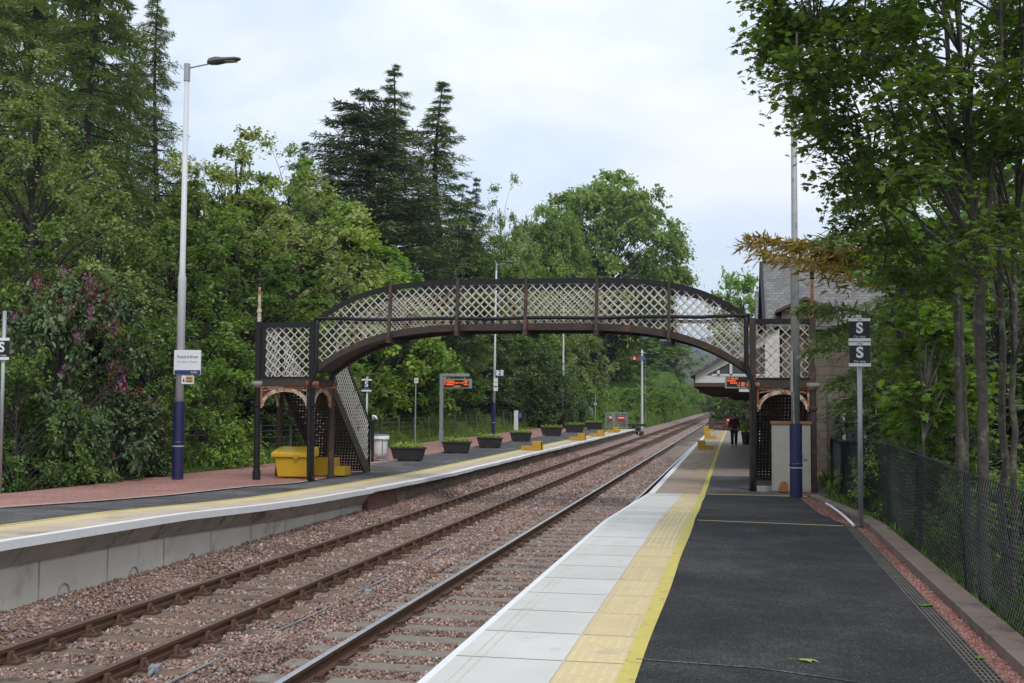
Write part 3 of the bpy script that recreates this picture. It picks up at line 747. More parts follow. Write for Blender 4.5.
# deck and soffit
mb = MB(); curve_band(mb, lambda x: bbot(x)-.06, lambda x: bbot(x)-.02, xa, xb, YF+.05, YR-.05); mb.build('deck', 'rusty_frame', br, world=True)
for x in STX:
    mb = MB(); mb.box(x-.05, x+.05, YF-.26, YR+.26, bbot(x)-.30, bbot(x)-.17); mb.box(x-.012, x+.012, YF-.2, YR+.2, bbot(x)-.17, bbot(x)-.06)
    mb.build('cross_beam', 'rusty_frame', br, world=True)
def riser(mb, x0, x1, y, z0, z1):
    nx = int(round((x1-x0)/.088)); dx = (x1-x0)/nx; dz = (z1-z0)/2
    for i in range(nx):
        for j in range(2):
            a = x0+i*dx; b = z0+j*dz; cx, cz = a+dx/2, b+dz/2; k = .23
            P = [(a, y, b), (a+dx, y, b), (a+dx, y, b+dz), (a, y, b+dz), (cx, y, cz-dz*k), (cx+dx*k, y, cz), (cx, y, cz+dz*k), (cx-dx*k, y, cz)]
            mb.add(P, [(0, 1, 4), (1, 5, 4), (1, 2, 5), (2, 6, 5), (2, 3, 6), (3, 7, 6), (3, 0, 7), (0, 4, 7)])
SY1 = 33.3
for side, x0, x1 in (('L', XL0, XL1), ('R', XR0, XR1)):
    latm = 'lattice_white' if side == 'L' else 'lattice_cream'
    gz = .50
    out = x0 if side == 'L' else x1      # the corner away from the tracks
    inn = x1 if side == 'L' else x0
    so = -1 if side == 'L' else 1
    # landing deck, beams
    mb = MB(); mb.box(x0-.06, x1+.06, YF-.06, YR+.06, LZ-.05, LZ); mb.build('landing', 'rusty_frame', br, world=True)
    mb = MB(); mb.box(x0-.05, x1+.05, YF-.08, YF-.02, LZ-.17, LZ-.052); mb.box(x0-.05, x1+.05, YR+.02, YR+.08, LZ-.17, LZ-.052)
    mb.box(x0-.08, x0-.02, YF-.018, YR+.018, LZ-.17, LZ-.052); mb.box(x1+.02, x1+.08, YF-.018, YR+.018, LZ-.17, LZ-.052)
    mb.build('landing_beam', 'rusty_frame', br, world=True)
    for Y in (YF, YR):
        for x in (x0, x1):
            zb = gz+(.15 if (side == 'L' and x == x0) else 0)
            mat = 'black_paint' if (Y == YF and side == 'L') else 'rusty_frame'
            mb = MB(); mb.tube([(x, Y, zb-.1), (x, Y, zb+.12), (x, Y, zb+.14), (x, Y, LZ-.72), (x, Y, LZ-.70), (x, Y, LZ-.64), (x, Y, LZ-.62), (x, Y, LZ-.22)], [.105, .105, .085, .078, .11, .11, .078, .078], 12)
            mb.build('column', mat, br, world=True, smooth=False)
            mb = MB(); mb.tube([(x, Y, LZ-.22), (x, Y, LZ-.16), (x, Y, LZ-.12), (x, Y, LZ-.052)], [.08, .15, .17, .17], 12)
            mb.build('column_cap', 'concrete_dark' if x == out else 'rusty_orange', br, world=True)
            mb = MB(); mb.box(x-.07, x+.07, Y-.07, Y+.07, LZ+.001, TZ+.02); mb.build('post', 'black_paint' if side == 'L' else 'rusty_frame', br, world=True)
    # railings: front, outer end
    MB().box(x0+.07, x1-.07, YF-.045, YF+.045, TZ-.13, TZ+.0).build('railing_rail', 'black_paint', br, world=True); mb = MB(); mb.box(x0+.07, x1-.07, YF-.04, YF+.04, LZ+.002, LZ+.07)
    mc = MB(); mc.box(out-.045, out+.045, YF+.07, YR-.07, TZ-.13, TZ); mc.build('railing_rail', 'black_paint', br, world=True); MB().box(out-.04, out+.04, YF+.07, YR-.07, LZ+.002, LZ+.07).build('railing_rail', 'black_paint', br, world=True)
    if side == 'L': mb.box(x0+.07, x0+.20, YF-.03, YF+.03, LZ+.07, TZ-.13)
    mb.build('railing_frame', 'black_paint', br, world=True)
    mb = lattice(MB(), lambda a, z, k: (a, YF+.012*k, z), x0+.07, x1-.07, lambda a: LZ+.06, lambda a: TZ-.12)
    lattice(mb, lambda a, z, k: (out+.012*k, a, z), YF+.07, YR-.07, lambda a: LZ+.06, lambda a: TZ-.12, up=(1, 0, 0))
    mb.build('lattice', latm, br, world=True)
    # arched brackets under the landing
    def bracket(p, q, name):
        (ax, ay), (bx_, by_) = p, q; L = math.hypot(bx_-ax, by_-ay); dx, dy = (bx_-ax)/L, (by_-ay)/L; nxn, nyn = -dy, dx
        W = L-.16; c = L/2; zt_ = LZ-.175; H = .52
        def pt(u, z, o=0): return (ax+dx*u+nxn*o, ay+dy*u+nyn*o, z)
        m1, m2 = MB(), MB(); n = 22; prev = None
        for i in range(n+1):
            a = PI*i/n; u = c-W/2*math.cos(a); z = zt_-H+.47*math.sin(a)*1.0
            u2 = c-(W/2-.09)*math.cos(a); z2 = zt_-H+(.47-.10)*math.sin(a)-.0
            if prev:
                for o in (-.03, .03): m1.add([pt(prev[0], prev[1], o), pt(u, z, o), pt(u2, z2, o), pt(prev[2], prev[3], o)], [(0, 1, 2, 3)])
                m1.add([pt(prev[2], prev[3], -.03), pt(u2, z2, -.03), pt(u2, z2, .03), pt(prev[2], prev[3], .03)], [(0, 1, 2, 3)])
                m1.add([pt(prev[0], prev[1], -.03), pt(u, z, -.03), pt(u, z, .03), pt(prev[0], prev[1], .03)], [(0, 1, 2, 3)])
            prev = (u, z, u2, z2)
        m1.build('arch_bracket', 'cream_rust', br, world=True)
        for u in (.11, L-.11): m2.bar(pt(u, zt_-H-.05), pt(u, zt_), .07, .05, (dx, dy, 0))
        m2.bar(pt(.08, zt_-.025), pt(L-.08, zt_-.025), .05, .06)
        m2.bar(pt(c, zt_-.05), pt(c, zt_-.10), .12, .05, (dx, dy, 0))
        m2.bar(pt(.14, zt_-.12), pt(c*.75, zt_-.05), .03, .04); m2.bar(pt(L-.14, zt_-.12), pt(L-c*.75, zt_-.05), .03, .04)
        m2.build('bracket_frame', 'rusty_orange', br, world=True)
    bracket((x0, YF), (x1, YF), 'front'); bracket((inn, YF), (inn, YR), 'inner'); bracket((out, YF), (out, YR), 'outer')
    # quarter brackets
    # finial post at the outer front corner
    mb = MB(); zt = 6.02
    mb.tube([(out, YF, TZ+.02), (out, YF, TZ+.25), (out, YF, TZ+.27), (out, YF, TZ+.33), (out, YF, TZ+.35), (out, YF, zt-.42)], [.055, .05, .07, .07, .045, .035], 8)
    mb.build('finial_post', 'rust_bright' if side == 'R' else 'cream_rust', br, world=True)
    mb = MB(); mb.tube([(out, YF, zt-.42), (out, YF, zt-.38), (out, YF, zt-.33), (out, YF, zt-.24), (out, YF, zt-.16), (out, YF, zt-.10), (out, YF, zt)], [.035, .07, .04, .065, .035, .05, .012], 8)
    mb.build('finial', 'black_paint', br, world=True)
    # stairs going down away from the camera
    n = 15; rise = (LZ-.52)/n; go = (SY1-YR-.06)/n; yb0 = YR+.06
    sx0, sx1 = x0+.04, x1-.04
    for i in range(n):
        z = LZ-rise*(i+1); y = yb0+go*i
        if i < n-1: MB().box(sx0+.03, sx1-.03, y, y+go+.02, z-.02, z).build('stair_tread', 'rusty_frame', br, world=True)
        mr = MB(); riser(mr, sx0+.03, sx1-.03, y+.001, z, z+rise-.02); mr.build('stair_riser', 'rusty_frame', br, world=True)
    mb = MB()
    for x in (sx0, sx1):
        a0, a1 = Vector((x, yb0, LZ-.12)), Vector((x, SY1, .52-.04))
        mb.add([(x-.025, a0.y, a0.z-.16), (x+.025, a0.y, a0.z-.16), (x+.025, a0.y, a0.z+.14), (x-.025, a0.y, a0.z+.14),
                (x-.025, a1.y, .50), (x+.025, a1.y, .50), (x+.025, a1.y, a1.z+.16), (x-.025, a1.y, a1.z+.16), (x-.025, a1.y-.45, .50), (x+.025, a1.y-.45, .50)],
               [(0, 1, 2, 3), (4, 7, 6, 5), (3, 2, 6, 7), (0, 8, 9, 1), (8, 4, 5, 9), (0, 3, 7, 4, 8), (1, 9, 5, 6, 2)])
    mb.build('stringer', 'rusty_frame', br, world=True)
    sl = (.52-LZ)/(SY1-yb0)
    zb_ = lambda y: LZ+.05+sl*(y-yb0); zt_ = lambda y: TZ-.05+sl*(y-yb0)
    for x in (sx0, sx1):
        mb = lattice(MB(), lambda a, z, k: (x+.012*k, a, z), yb0, SY1-.1, zb_, zt_, pitch=.19, w=.026, up=(1, 0, 0)); mb.build('stair_lattice', latm, br, world=True)
        mb = MB(); mb.bar((x, yb0, TZ-.03), (x, SY1, zt_(SY1)), .06, .08); mb.bar((x, SY1, .5), (x, SY1, zt_(SY1)+.04), .08, .08)
        mb.build('stair_handrail', 'black_paint', br, world=True)
    # drainpipe
    xi = inn+(-so)*.16; mb = MB()
    mb.tube([(xi, YF-.10, 4.70), (xi+so*.0, YF-.13, 4.6), (xi, YF-.14, 3.55), (xi+so*.02, YF-.14, 3.40), (xi+so*.16, YF-.15, 3.05), (xi+so*.18, YF-.16, 2.85), (xi+so*.16, YF-.16, .9), (xi+so*.12, YF-.17, gz)], .055, 8)
    mb.build('drainpipe', 'black_paint', br, world=True, smooth=True)

# ------------------------------------------------------------------ utility cabinet by the right tower
p = atz(792, 487, .52)
t = thing('utility_cabinet', 'cream metal cabinet streaked with rust in front of the right stair tower', 'cabinet', (1.32, 28.02, .52))
x0, x1 = aty(772, 480, 27.85)[0]-1.32, aty(811, 480, 27.85)[0]-1.32
hz = aty(790, 424, 27.85)[2]-.52
b = MB().box(x0, x1, -.17, .2, .04, hz).build('body', 'cabinet', t); bevel(b, .01)
MB().box(x0-.03, x1+.03, -.2, .23, hz+.001, hz+.06).build('lid', 'rust_bright', t)
MB().box(x0+.04, x1-.04, -.176, -.1705, .1, hz-.06).build('door', 'cabinet', t)
mb = MB(); n = 10; zc = .04
pts = [(-.09*math.cos(PI*i/n)+x0+.27, zc+.14+.1*math.sin(PI*i/n)) for i in range(n+1)]
mb.prism([(x0+.18, zc)]+pts+[(x0+.36, zc)], -.24, -.178); mb.build('vent_hood', 'rust_bright', t)
MB().box(x1-.17, x1-.08, -.21, -.178, .8, .98).build('handle', 'cabinet', t)
mb = MB(); mb.box(x0, x1+.0, -.16, .19, 0, .04); mb.build('base', 'rust_bright', t)
t = thing('plinth', 'low concrete plinth at the foot of the right stair tower', 'plinth', (.85, 28.0, .52))
q0, q1 = aty(757, 487, 27.8)[0]-.85, aty(790, 487, 27.8)[0]-.85
bevel(MB().box(q0, q1+.15, .05, .30, 0, .13).build('block', 'concrete_dark', t), .01)
t['label'] = 'low concrete plinth at the foot of the right stair tower'

# ------------------------------------------------------------------ lamp posts
def lamp_post(x, y, z, ztop, label, r=.075, sleeve=1.5, polemat='pole_white', arm=1, flip=1, step=True, armlen=1.0, leanx=0.0):
    t = thing('street_lamp', label, 'lamp post', (x, y, z), group='tall lamp posts with blue sleeves')
    H = ztop-z
    L = lambda zz: leanx*zz/H
    m1 = z+H*.5
    mb = MB(); mb.tube([(L(sleeve), 0, sleeve-.02), (L(H*.47), 0, H*.47), (L(H*.47), 0, H*.47+.03), (L(H*.48), 0, H*.49), (L(H), 0, H-.45)], [r, r*.98, r*1.05, r*.72, r*.62], 16)
    mb.build('pole', polemat, t, smooth=True)
    mb = MB(); mb.tube([(0, 0, -.05), (0, 0, sleeve*.42), (0, 0, sleeve*.43), (L(sleeve*.45), 0, sleeve*.46), (L(sleeve*.45), 0, sleeve*.47), (L(sleeve), 0, sleeve)], [r*1.42, r*1.42, r*1.52, r*1.52, r*1.42, r*1.42], 18)
    mb.build('sleeve', 'blue_sleeve', t, smooth=False)
    MB().tube([(0, 0, sleeve*.40), (0, 0, sleeve*.415)], r*1.46, 18).build('band', 'sign_grey', t)
    MB().tube([(L(H), 0, H-.46), (L(H), 0, H)], r*.78, 16).build('pole_cap', 'galv', t)
    if arm:
        a = Vector((L(H), 0, H-.12)); s = flip
        MB().tube([a, a+Vector((s*.55, 0, .08)), a+Vector((s*.62, 0, .09))], .022, 8).build('arm', 'galv', t)
        mb = MB(); b = a+Vector((s*.58, 0, .08)); secs = [(0, .05, .05), (.06, .12, .09), (.25, .15, .11), (.45, .155, .07), (.80, .14, .05), (.92, .05, .03)]
        vs = []
        for u, w, h_ in secs:
            zc = .05+u*.05
            vs += [b+Vector((s*u, -w, zc)), b+Vector((s*u, -w*.6, zc+h_)), b+Vector((s*u, w*.6, zc+h_)), b+Vector((s*u, w, zc)), b+Vector((s*u, w*.7, zc-h_*.6)), b+Vector((s*u, -w*.7, zc-h_*.6))]
        n = len(secs)
        fs = [tuple(range(6)), tuple(reversed(range(6*n-6, 6*n)))]+[(i*6+k, i*6+6+k, i*6+6+(k+1) % 6, i*6+(k+1) % 6) for i in range(n-1) for k in range(6)]
        mb.add([tuple(v) for v in vs], fs); hd = mb.build('lamp_head', 'lamp_head' if r > .07 else 'galv', t)
        MB().box(*(sorted((b.x+s*.48, b.x+s*.80))), -.11, .11, b.z+.035, b.z+.045).build('lamp_lens', 'lamp_glass', hd)
    return t
pt = atd(190, 62, 30.6)
lp = lamp_post(-14.3, 27.8, .62, 11.5, 'tallest lamp post, left platform, carrying the white station name board', r=.105, sleeve=1.95, leanx=.02)
yy_ = 27.8
def onpost(px, py, Y): return aty(px, py, Y)
# station name board on the lamp post
a = aty(174, 350, 27.6); b = aty(199, 374.5, 27.6); w = b[0]-a[0]; hh = a[2]-b[2]; cx = (a[0]+b[0])/2; cz = (a[2]+b[2])/2
t = thing('station_sign', 'white station name board with a navy strip on the left lamp post', 'sign', (cx, 27.66, cz), .10)
bevel(MB().box(-w/2, w/2, -.02, .02, -hh/2, hh/2).build('board', 'sign_white', t), .004)
MB().box(-w/2+.02, w/2-.005, -.024, -.0205, -hh/2+.005, -hh/2+.115).build('blue_strip', 'blue_sign', t)
text('Dunkeld & Birnam', .105, 'text_dark', t, (.0, -.023, hh*.22), sx=.72)
text('Dùn Chailleann & Biorann', .075, 'text_grey', t, (.0, -.023, hh*.02), sx=.68)
text('ScotRail', .075, 'sign_white', t, (w*.26, -.026, -hh/2+.06), sx=.7)
MB().box(-.07, .07, .021, .05, -.05, .05).build('bracket', 'galv', t)
a = aty(181, 375.5, 27.6); b = aty(192.5, 384, 27.6); w = b[0]-a[0]; hh = a[2]-b[2]
t = thing('warning_sign', 'small amber and white warning plate below the station name board', 'sign', ((a[0]+b[0])/2, 27.66, (a[2]+b[2])/2), .10)
MB().box(-w/2, w/2, -.015, .015, -hh/2, hh/2).build('plate', 'sign_white', t)
MB().box(-w/2+.11, w/2-.015, -.019, -.0155, -hh/2+.04, hh/2-.02).build('amber_panel', 'sign_amber', t)
mb = MB()
for i in range(2): mb.box(-w/2+.14, w/2-.05, -.022, -.0195, hh/2-.08-i*.075, hh/2-.055-i*.075)
mb.build('lettering', 'rusty_frame', t)
mb = MB(); mb.prism([(-w/2+.03, -.05), (-w/2+.09, -.05), (-w/2+.06, .06)], -.019, -.0155); mb.build('figure', 'text_dark', t)
MB().box(-.05, .05, .016, .045, -.03, .03).build('bracket', 'galv', t)

p2 = atz(493.4, 436, .47); pt = aty(496.7, 263, p2[1])
lp2 = lamp_post(p2[0], p2[1], .47, pt[2], 'lamp post with a white number 2 sign, behind the planters', r=.085, sleeve=2.1, leanx=pt[0]-p2[0]-.02)
a = aty(496.3, 370, p2[1]-.15); b = aty(503.3, 376.8, p2[1]-.15); w = b[0]-a[0]; hh = a[2]-b[2]
t = thing('platform_number_sign', 'white sign with a black 2 over a blue strip', 'sign', ((a[0]+b[0])/2, p2[1]-.15, (a[2]+b[2])/2), .08)
MB().box(-w/2, w/2, -.015, .015, -hh/2, hh/2).build('board', 'sign_white', t)
MB().box(-w/2, w/2, -.019, -.0155, -hh/2, -hh/2+.08).build('blue_strip', 'blue_sign', t)
text('2', .40, 'text_dark', t, (0, -.02, .04), bold=.006)
a = aty(493.8, 378, p2[1]-.15); b = aty(497.8, 391, p2[1]-.15); w = b[0]-a[0]; hh = a[2]-b[2]
t = thing('information_plate', 'narrow white plate with a dark arrow strip under the number 2 sign', 'sign', ((a[0]+b[0])/2, p2[1]-.16, (a[2]+b[2])/2), .08)
MB().box(-w/2, w/2, -.015, .015, -hh/2, hh/2).build('board', 'sign_white', t)
mb = MB(); mb.box(-w/2+.03, w/2-.03, -.019, -.0155, -.17, -.09); mb.box(-w/2+.03, w/2-.05, -.019, -.0155, .12, .15); mb.build('lettering', 'blue_sign', t)

lp3 = lamp_post(1.24, 26.0, .56, 11.3, 'weathered grey lamp post with a blue sleeve beside the right stair tower', r=.095, sleeve=1.62, polemat='pole_grey', leanx=0, flip=1)
a = aty(793, 351, 25.8); b = aty(797, 388, 25.8)
MB().box(-.11, -.055, -.13, -.06, a[2]-.56-.9, a[2]-.56).build('conduit_box', 'pole_grey', lp3)
MB().tube([(-.04, -.10, 1.6), (-.05, -.10, a[2]-.56-.9)], .015, 6).build('conduit', 'pole_grey', lp3)
p3 = atz(563, 424, .5)
p3 = aty(563, 424, 97.0)
pt3 = aty(563.5, 326, 97)
t = thing('post', 'distant slim pale pole rising behind the dark cypress', 'pole', (p3[0], 97.0, .5))
MB().tube([(0, 0, 0), (0, 0, 4), (0, 0, 4.05), (0, 0, pt3[2]+1.2)], [.13, .11, .09, .07], 10).build('pole', 'pole_white', t)

# ------------------------------------------------------------------ car stop signs
def s_sign(name, px, py, zb, tops, label, w=.28, topz=None, rz=0, cap_y=None, boards=1):
    p = atz(px, py, zb)
    t = thing('stop_sign', label, 'sign post', (p[0], p[1], zb), rz)
    Z = lambda yp: aty(px, yp, p[1])[2]-zb
    MB().tube([(0, 0, -.05), (0, 0, Z(cap_y))], .034, 12).build('post', 'galv', t, smooth=True)
    for (ya, yb2, strips) in tops:
        za, zb2 = Z(ya), Z(yb2)
        h_ = za-zb2; cz = (za+zb2)/2
        bd = MB().box(-w/2, w/2, -.06, -.045, zb2, za).build('board', 'sign_black', t)
        s1 = h_*.13
        MB().box(-w/2-.01, w/2+.01, -.066, -.0605, za-s1, za).build('strip', 'sign_white', bd); MB().box(-w/2-.01, w/2+.01, -.066, -.0605, zb2, zb2+s1).build('strip', 'sign_white', bd)
        text('S', h_*.62, 'sign_white', bd, (0, -.062, cz+h_*.06), bold=.008)
        text('Car stop', h_*.135, 'sign_white', bd, (0, -.062, zb2+s1+h_*.075))
        if strips:
            for st, zz in zip(strips, (za-s1/2, zb2+s1/2)):
                if st: text(st, s1*.8, 'text_dark', bd, (0, -.068, zz))
        MB().box(-.04, .04, -.044, .036, cz-.03, cz+.03).build('clamp', 'galv', bd)
    return t
s_sign('R', 861, 529, zR(16.8)-.02, [(318.5, 341.5, ('HST', '')), (342.5, 366.5, ('DMU', ''))], 'grey post with two stacked black S car stop signs by the fence', cap_y=315)
s_sign('M', 366, 470, .53, [(379, 391.5, None)], 'grey post with one black S sign at the foot of the left stairs', w=.30, cap_y=376.5)
s_sign('L', -.5, 489, .92, [(338, 360, None)], 'grey post with a black S sign at the left edge of the view', w=.30, cap_y=311)

# ------------------------------------------------------------------ departure displays
def led_rows(mb, x0, x1, z0, z1, seed, rows):
    R = random.Random(seed); n = len(rows); hz_ = (z1-z0)/n
    for i, spans in enumerate(rows):
        zt_ = z1-i*hz_-hz_*.18; zb_ = z1-(i+1)*hz_+hz_*.18
        for (a, b) in spans:
            x = x0+(x1-x0)*a; xe = x0+(x1-x0)*b
            while x < xe:
                w = hz_*.38
                if R.random() > .14:
                    k = R.randint(0, 3); t_ = w*.28
                    mb.box(x, x+t_, -.003, 0, zb_, zt_)
                    if k != 0: mb.box(x+w-t_, x+w, -.003, 0, zb_, zt_)
                    if k != 1: mb.box(x+t_, x+w-t_, -.003, 0, zt_-t_, zt_)
                    if k != 2: mb.box(x+t_, x+w-t_, -.003, 0, zb_, zb_+t_)
                x += w*1.4
def display(px0, py0, px1, py1, Y, label, name_rows, seed, rz=0):
    a = aty(px0, py0, Y); b = aty(px1, py1, Y); w = b[0]-a[0]; h_ = a[2]-b[2]
    t = thing('departure_board', label, 'display', ((a[0]+b[0])/2, Y, (a[2]+b[2])/2), rz)
    bevel(MB().box(-w/2, w/2, -.10, .12, -h_/2, h_/2).build('housing', 'galv', t), .01)
    sc = MB().box(-w/2+.05, w/2-.11, -.108, -.1005, -h_/2+.05, h_/2-.05).build('screen', 'dark_void', t)
    mb = MB(); led_rows(mb, -w/2+.07, w/2-.13, -h_/2+.06, h_/2-.06, seed, name_rows)
    mb.v = [(x, y-.110, z) for x, y, z in mb.v]; mb.build('led_text', 'led', sc)
    return t, w, h_
pg = atz(441, 446.5, .5)
gt = thing('display_gantry', 'grey steel post with a short arm holding up the departure board', 'post', (pg[0], pg[1], .5))
topz = aty(441, 373.5, pg[1])[2]-.5; armx = aty(469.5, 375, pg[1])[0]-pg[0]
MB().box(-.075, .075, -.06, .06, 0, topz).build('post', 'galv', gt)
MB().box(.0755, armx, -.05, .05, topz-.13, topz-.0).build('arm', 'galv', gt)
MB().box(-.09, .09, -.075, .075, 0, .75).build('sleeve', 'galv', gt)
MB().prism([(.08, topz-.14), (.30, topz-.14), (.08, topz-.34)], -.02, .02).build('gusset', 'galv', gt)
t, w, h_ = display(443.5, 379, 471.5, 388.5, pg[1], 'orange lit departure board hanging from the grey gantry behind the planters', [[(0, .42), (.8, .97)], [(0, .95)], [(0, .4), (.82, .97)], [(.35, .68)]], 3)
mb = MB()
for u in (-.3, .25): mb.box(w*u-.02, w*u+.02, -.02, .02, h_/2, h_/2+.11)
mb.build('hanger', 'galv', t)

# small poles and plates on the left gravel
p = atz(415, 451, .5)
t = thing('sign_post', 'slim grey pole with a tiny pale plate between the first planters', 'sign post', (p[0], p[1], .5))
hz = aty(415, 378, p[1])[2]-.5
MB().tube([(0, 0, 0), (0, 0, hz)], .03, 8).build('post', 'galv', t); bd = MB().box(-.05, .12, -.05, -.035, hz-.22, hz).build('plate', 'sign_white', t)
MB().box(-.01, .08, -.054, -.0505, hz-.16, hz-.06).build('symbol', 'sign_amber', bd)
p = atz(516, 431, .5); p = aty(516, 431, 84)
t = thing('help_point', 'short white pillar with a small blue sign on its side', 'help point', (p[0], 84, .5))
hz = aty(516, 410.5, 84)[2]-.5
MB().box(-.14, .14, -.1, .1, 0, hz).build('pillar', 'sign_white', t); MB().box(.15, .42, -.06, .0, hz-.52, hz-.18).build('sign', 'blue_bright', t)
p = aty(588, 427, 104)
t = thing('equipment_cabinet', 'small grey equipment cabinet with a pointed top beyond the last planter', 'cabinet', (p[0], 104, .5))
w = aty(594, 427, 104)[0]-aty(584.5, 427, 104)[0]; hz = aty(588, 409, 104)[2]-.5
MB().box(-w/2, w/2, -.25, .25, 0, hz).build('body', 'galv', t); MB().prism([(-w/2-.05, hz), (w/2+.05, hz), (0, hz+.25)], -.28, .28).build('lid', 'galv', t)
for px, lb in ((579.3, 'thin grey pole left of the small equipment cabinet'), (595.3, 'thin grey pole with a clamp right of the small equipment cabinet')):
    p = aty(px, 427, 100); t = thing('post', lb, 'pole', (p[0], 100, .5)); hz = aty(px, 394, 100)[2]-.5
    MB().tube([(0, 0, 0), (0, 0, hz)], .05, 8).build('pole', 'galv', t)
    if px > 590: MB().box(-.12, .12, -.12, .05, hz*.66, hz*.74).build('clamp', 'sign_grey', t)
# gate with red notices at the platform end
a = aty(606, 428, 97.0); b = aty(627, 428, 97.0); hz = aty(606, 412, 97)[2]-.46; w = b[0]-a[0]
t = thing('platform_end_gate', 'grey mesh gate with two red and white notices at the platform end', 'gate', ((a[0]+b[0])/2, 97.0, .46))
mb = MB()
for x in (-w/2, -w*.15, -w*.1, w/2): mb.box(x-.035, x+.035, -.035, .035, 0, hz)
mb.box(-w/2, w/2, -.03, .03, hz-.07, hz); mb.box(-w/2, w/2, -.03, .03, .05, .12); mb.build('frame', 'galv', t)
mb = MB()
for i in range(30): x = -w/2+(i+.5)*w/30; mb.box(x-.008, x+.008, -.005, .005, .1, hz-.05)
for i in range(16): z = .1+i*(hz-.15)/16; mb.box(-w/2, w/2, .006, .012, z, z+.012)
mb.build('mesh_panel', 'galv', t)
for (u0, u1, z0, z1, k) in ((-.36, -.2, .42, .80, 0), (.06, .38, .42, .78, 1)):
    bd = MB().box(w*u0, w*u1, -.05, -.037, hz*z0, hz*z1).build('notice', 'sign_red', t)
    mb = MB(); mb.box(w*u0+.03, w*u1-.03, -.055, -.0505, hz*(z0+.2), hz*(z1-.06)) if k == 0 else mb.box(w*u0+.04, w*u1-.04, -.055, -.0505, hz*(z0+.2), hz*(z0+.28))
    mb.build('white_panel', 'sign_white', bd)

# ------------------------------------------------------------------ planters
def planter(x, y, z, label, seed, w=1.12, d=.55, h=.46, leafs=1):
    t = thing('planter', label, 'planter', (x, y, z), 0, 'black planters along the left platform')
    mb = MB(); mb.taper(0, 0, .03, h, w*.82, d*.8, w, d); bd = mb.build('tub', 'planter', t); bevel(bd, .015)
    mb = MB(); mb.box(-w/2-.02, w/2+.02, -d/2-.02, -d/2+.03, h-.05, h+.01); mb.box(-w/2-.02, w/2+.02, d/2-.03, d/2+.02, h-.05, h+.01); mb.box(-w/2-.02, -w/2+.03, -d/2+.03, d/2-.03, h-.05, h+.01); mb.box(w/2-.03, w/2+.02, -d/2+.03, d/2-.03, h-.05, h+.01)
    mb.build('rim', 'planter', t)
    mb = MB()
    for sx in (-1, 1): mb.box(sx*w*.3-.06, sx*w*.3+.06, -d*.35, d*.35, 0, .03)
    mb.build('foot', 'planter', t)
    MB().box(-w/2+.035, w/2-.035, -d/2+.035, d/2-.035, h-.08, h-.02).build('soil', 'soil', t)
    r = np.random.default_rng(seed); N = 900
    P = np.stack([r.uniform(-w/2+.03, w/2-.03, N), r.uniform(-d/2+.02, d/2-.02, N), h-.02+r.uniform(0, .17, N)*(.7+.5*np.sin(r.uniform(0, 6)+np.arange(N)*.01))], 1)
    leaf_cloud('plants', P, np.stack([r.normal(0, .5, N), r.normal(0, .5, N), np.ones(N)], 1), r.uniform(.05, .10, N), r.uniform(0, 1, N), 'planter_leaf', 'rhomb', r, t)
    return t

# ------------------------------------------------------------------ foliage
LEAFS = {
    'rhomb': ([(0, 0, 0), (.5, -.36, .10), (1, 0, -.04), (.5, .36, .10)], [(0, 1, 2, 3)]),
    'oval': ([(0, 0, 0), (.28, -.27, .06), (.68, -.25, .06), (1, 0, -.06), (.68, .25, .06), (.28, .27, .06)], [(0, 1, 2, 3, 4, 5)]),
    'blade': ([(0, -.05, 0), (1, -.03, 0), (1, .03, 0), (0, .05, 0)], [(0, 1, 2, 3)]),
    'needle': ([(0, -.05, 0), (.6, -.085, 0), (1, 0, -.03), (.6, .085, 0), (0, .05, 0)], [(0, 1, 2, 3, 4)]),
    'spray': ([(0, -.10, 0), (.7, -.16, 0), (1, 0, -.05), (.7, .16, 0), (0, .10, 0)], [(0, 1, 2, 3, 4)]),
    'maple': ([(0, 0, 0), (.10, -.30, .02), (.22, -.52, -.03), (.42, -.30, .03), (.72, -.44, -.05), (.66, -.16, .03), (1.0, 0, -.08), (.66, .16, .03), (.72, .44, -.05), (.42, .30, .03), (.22, .52, -.03), (.10, .30, .02)], [tuple(range(12))]),
}
def leaf_cloud(name, P, Nn, S, T, mat, shape, r, parent=None, D=None):
    N = len(P)
    n = Nn/np.maximum(1e-6, np.linalg.norm(Nn, axis=1))[:, None]
    if D is None: D = r.normal(size=(N, 3))
    u = D-n*(D*n).sum(1)[:, None]; u /= np.maximum(1e-6, np.linalg.norm(u, axis=1))[:, None]
    v = np.cross(n, u)
    L, Fs = LEAFS[shape]; L = np.array(L); k = len(L)
    V = P[:, None, :]+S[:, None, None]*(L[None, :, 0, None]*u[:, None, :]+L[None, :, 1, None]*v[:, None, :]+L[None, :, 2, None]*n[:, None, :])
    loops = (np.array(Fs[0])[None]+(np.arange(N)*k)[:, None]).ravel()
    return raw_mesh(name, V.reshape(-1, 3), loops, k, mat, np.repeat(T, k), parent)
def tubes_obj(name, segs, mat, parent, n=5):
    mb = MB()
    for pts, rad in segs: mb.tube(pts, rad, n, cap=False)
    return mb.build(name, mat, parent, smooth=True)
def unit(a): return a/np.maximum(1e-9, np.linalg.norm(a, axis=-1, keepdims=True))
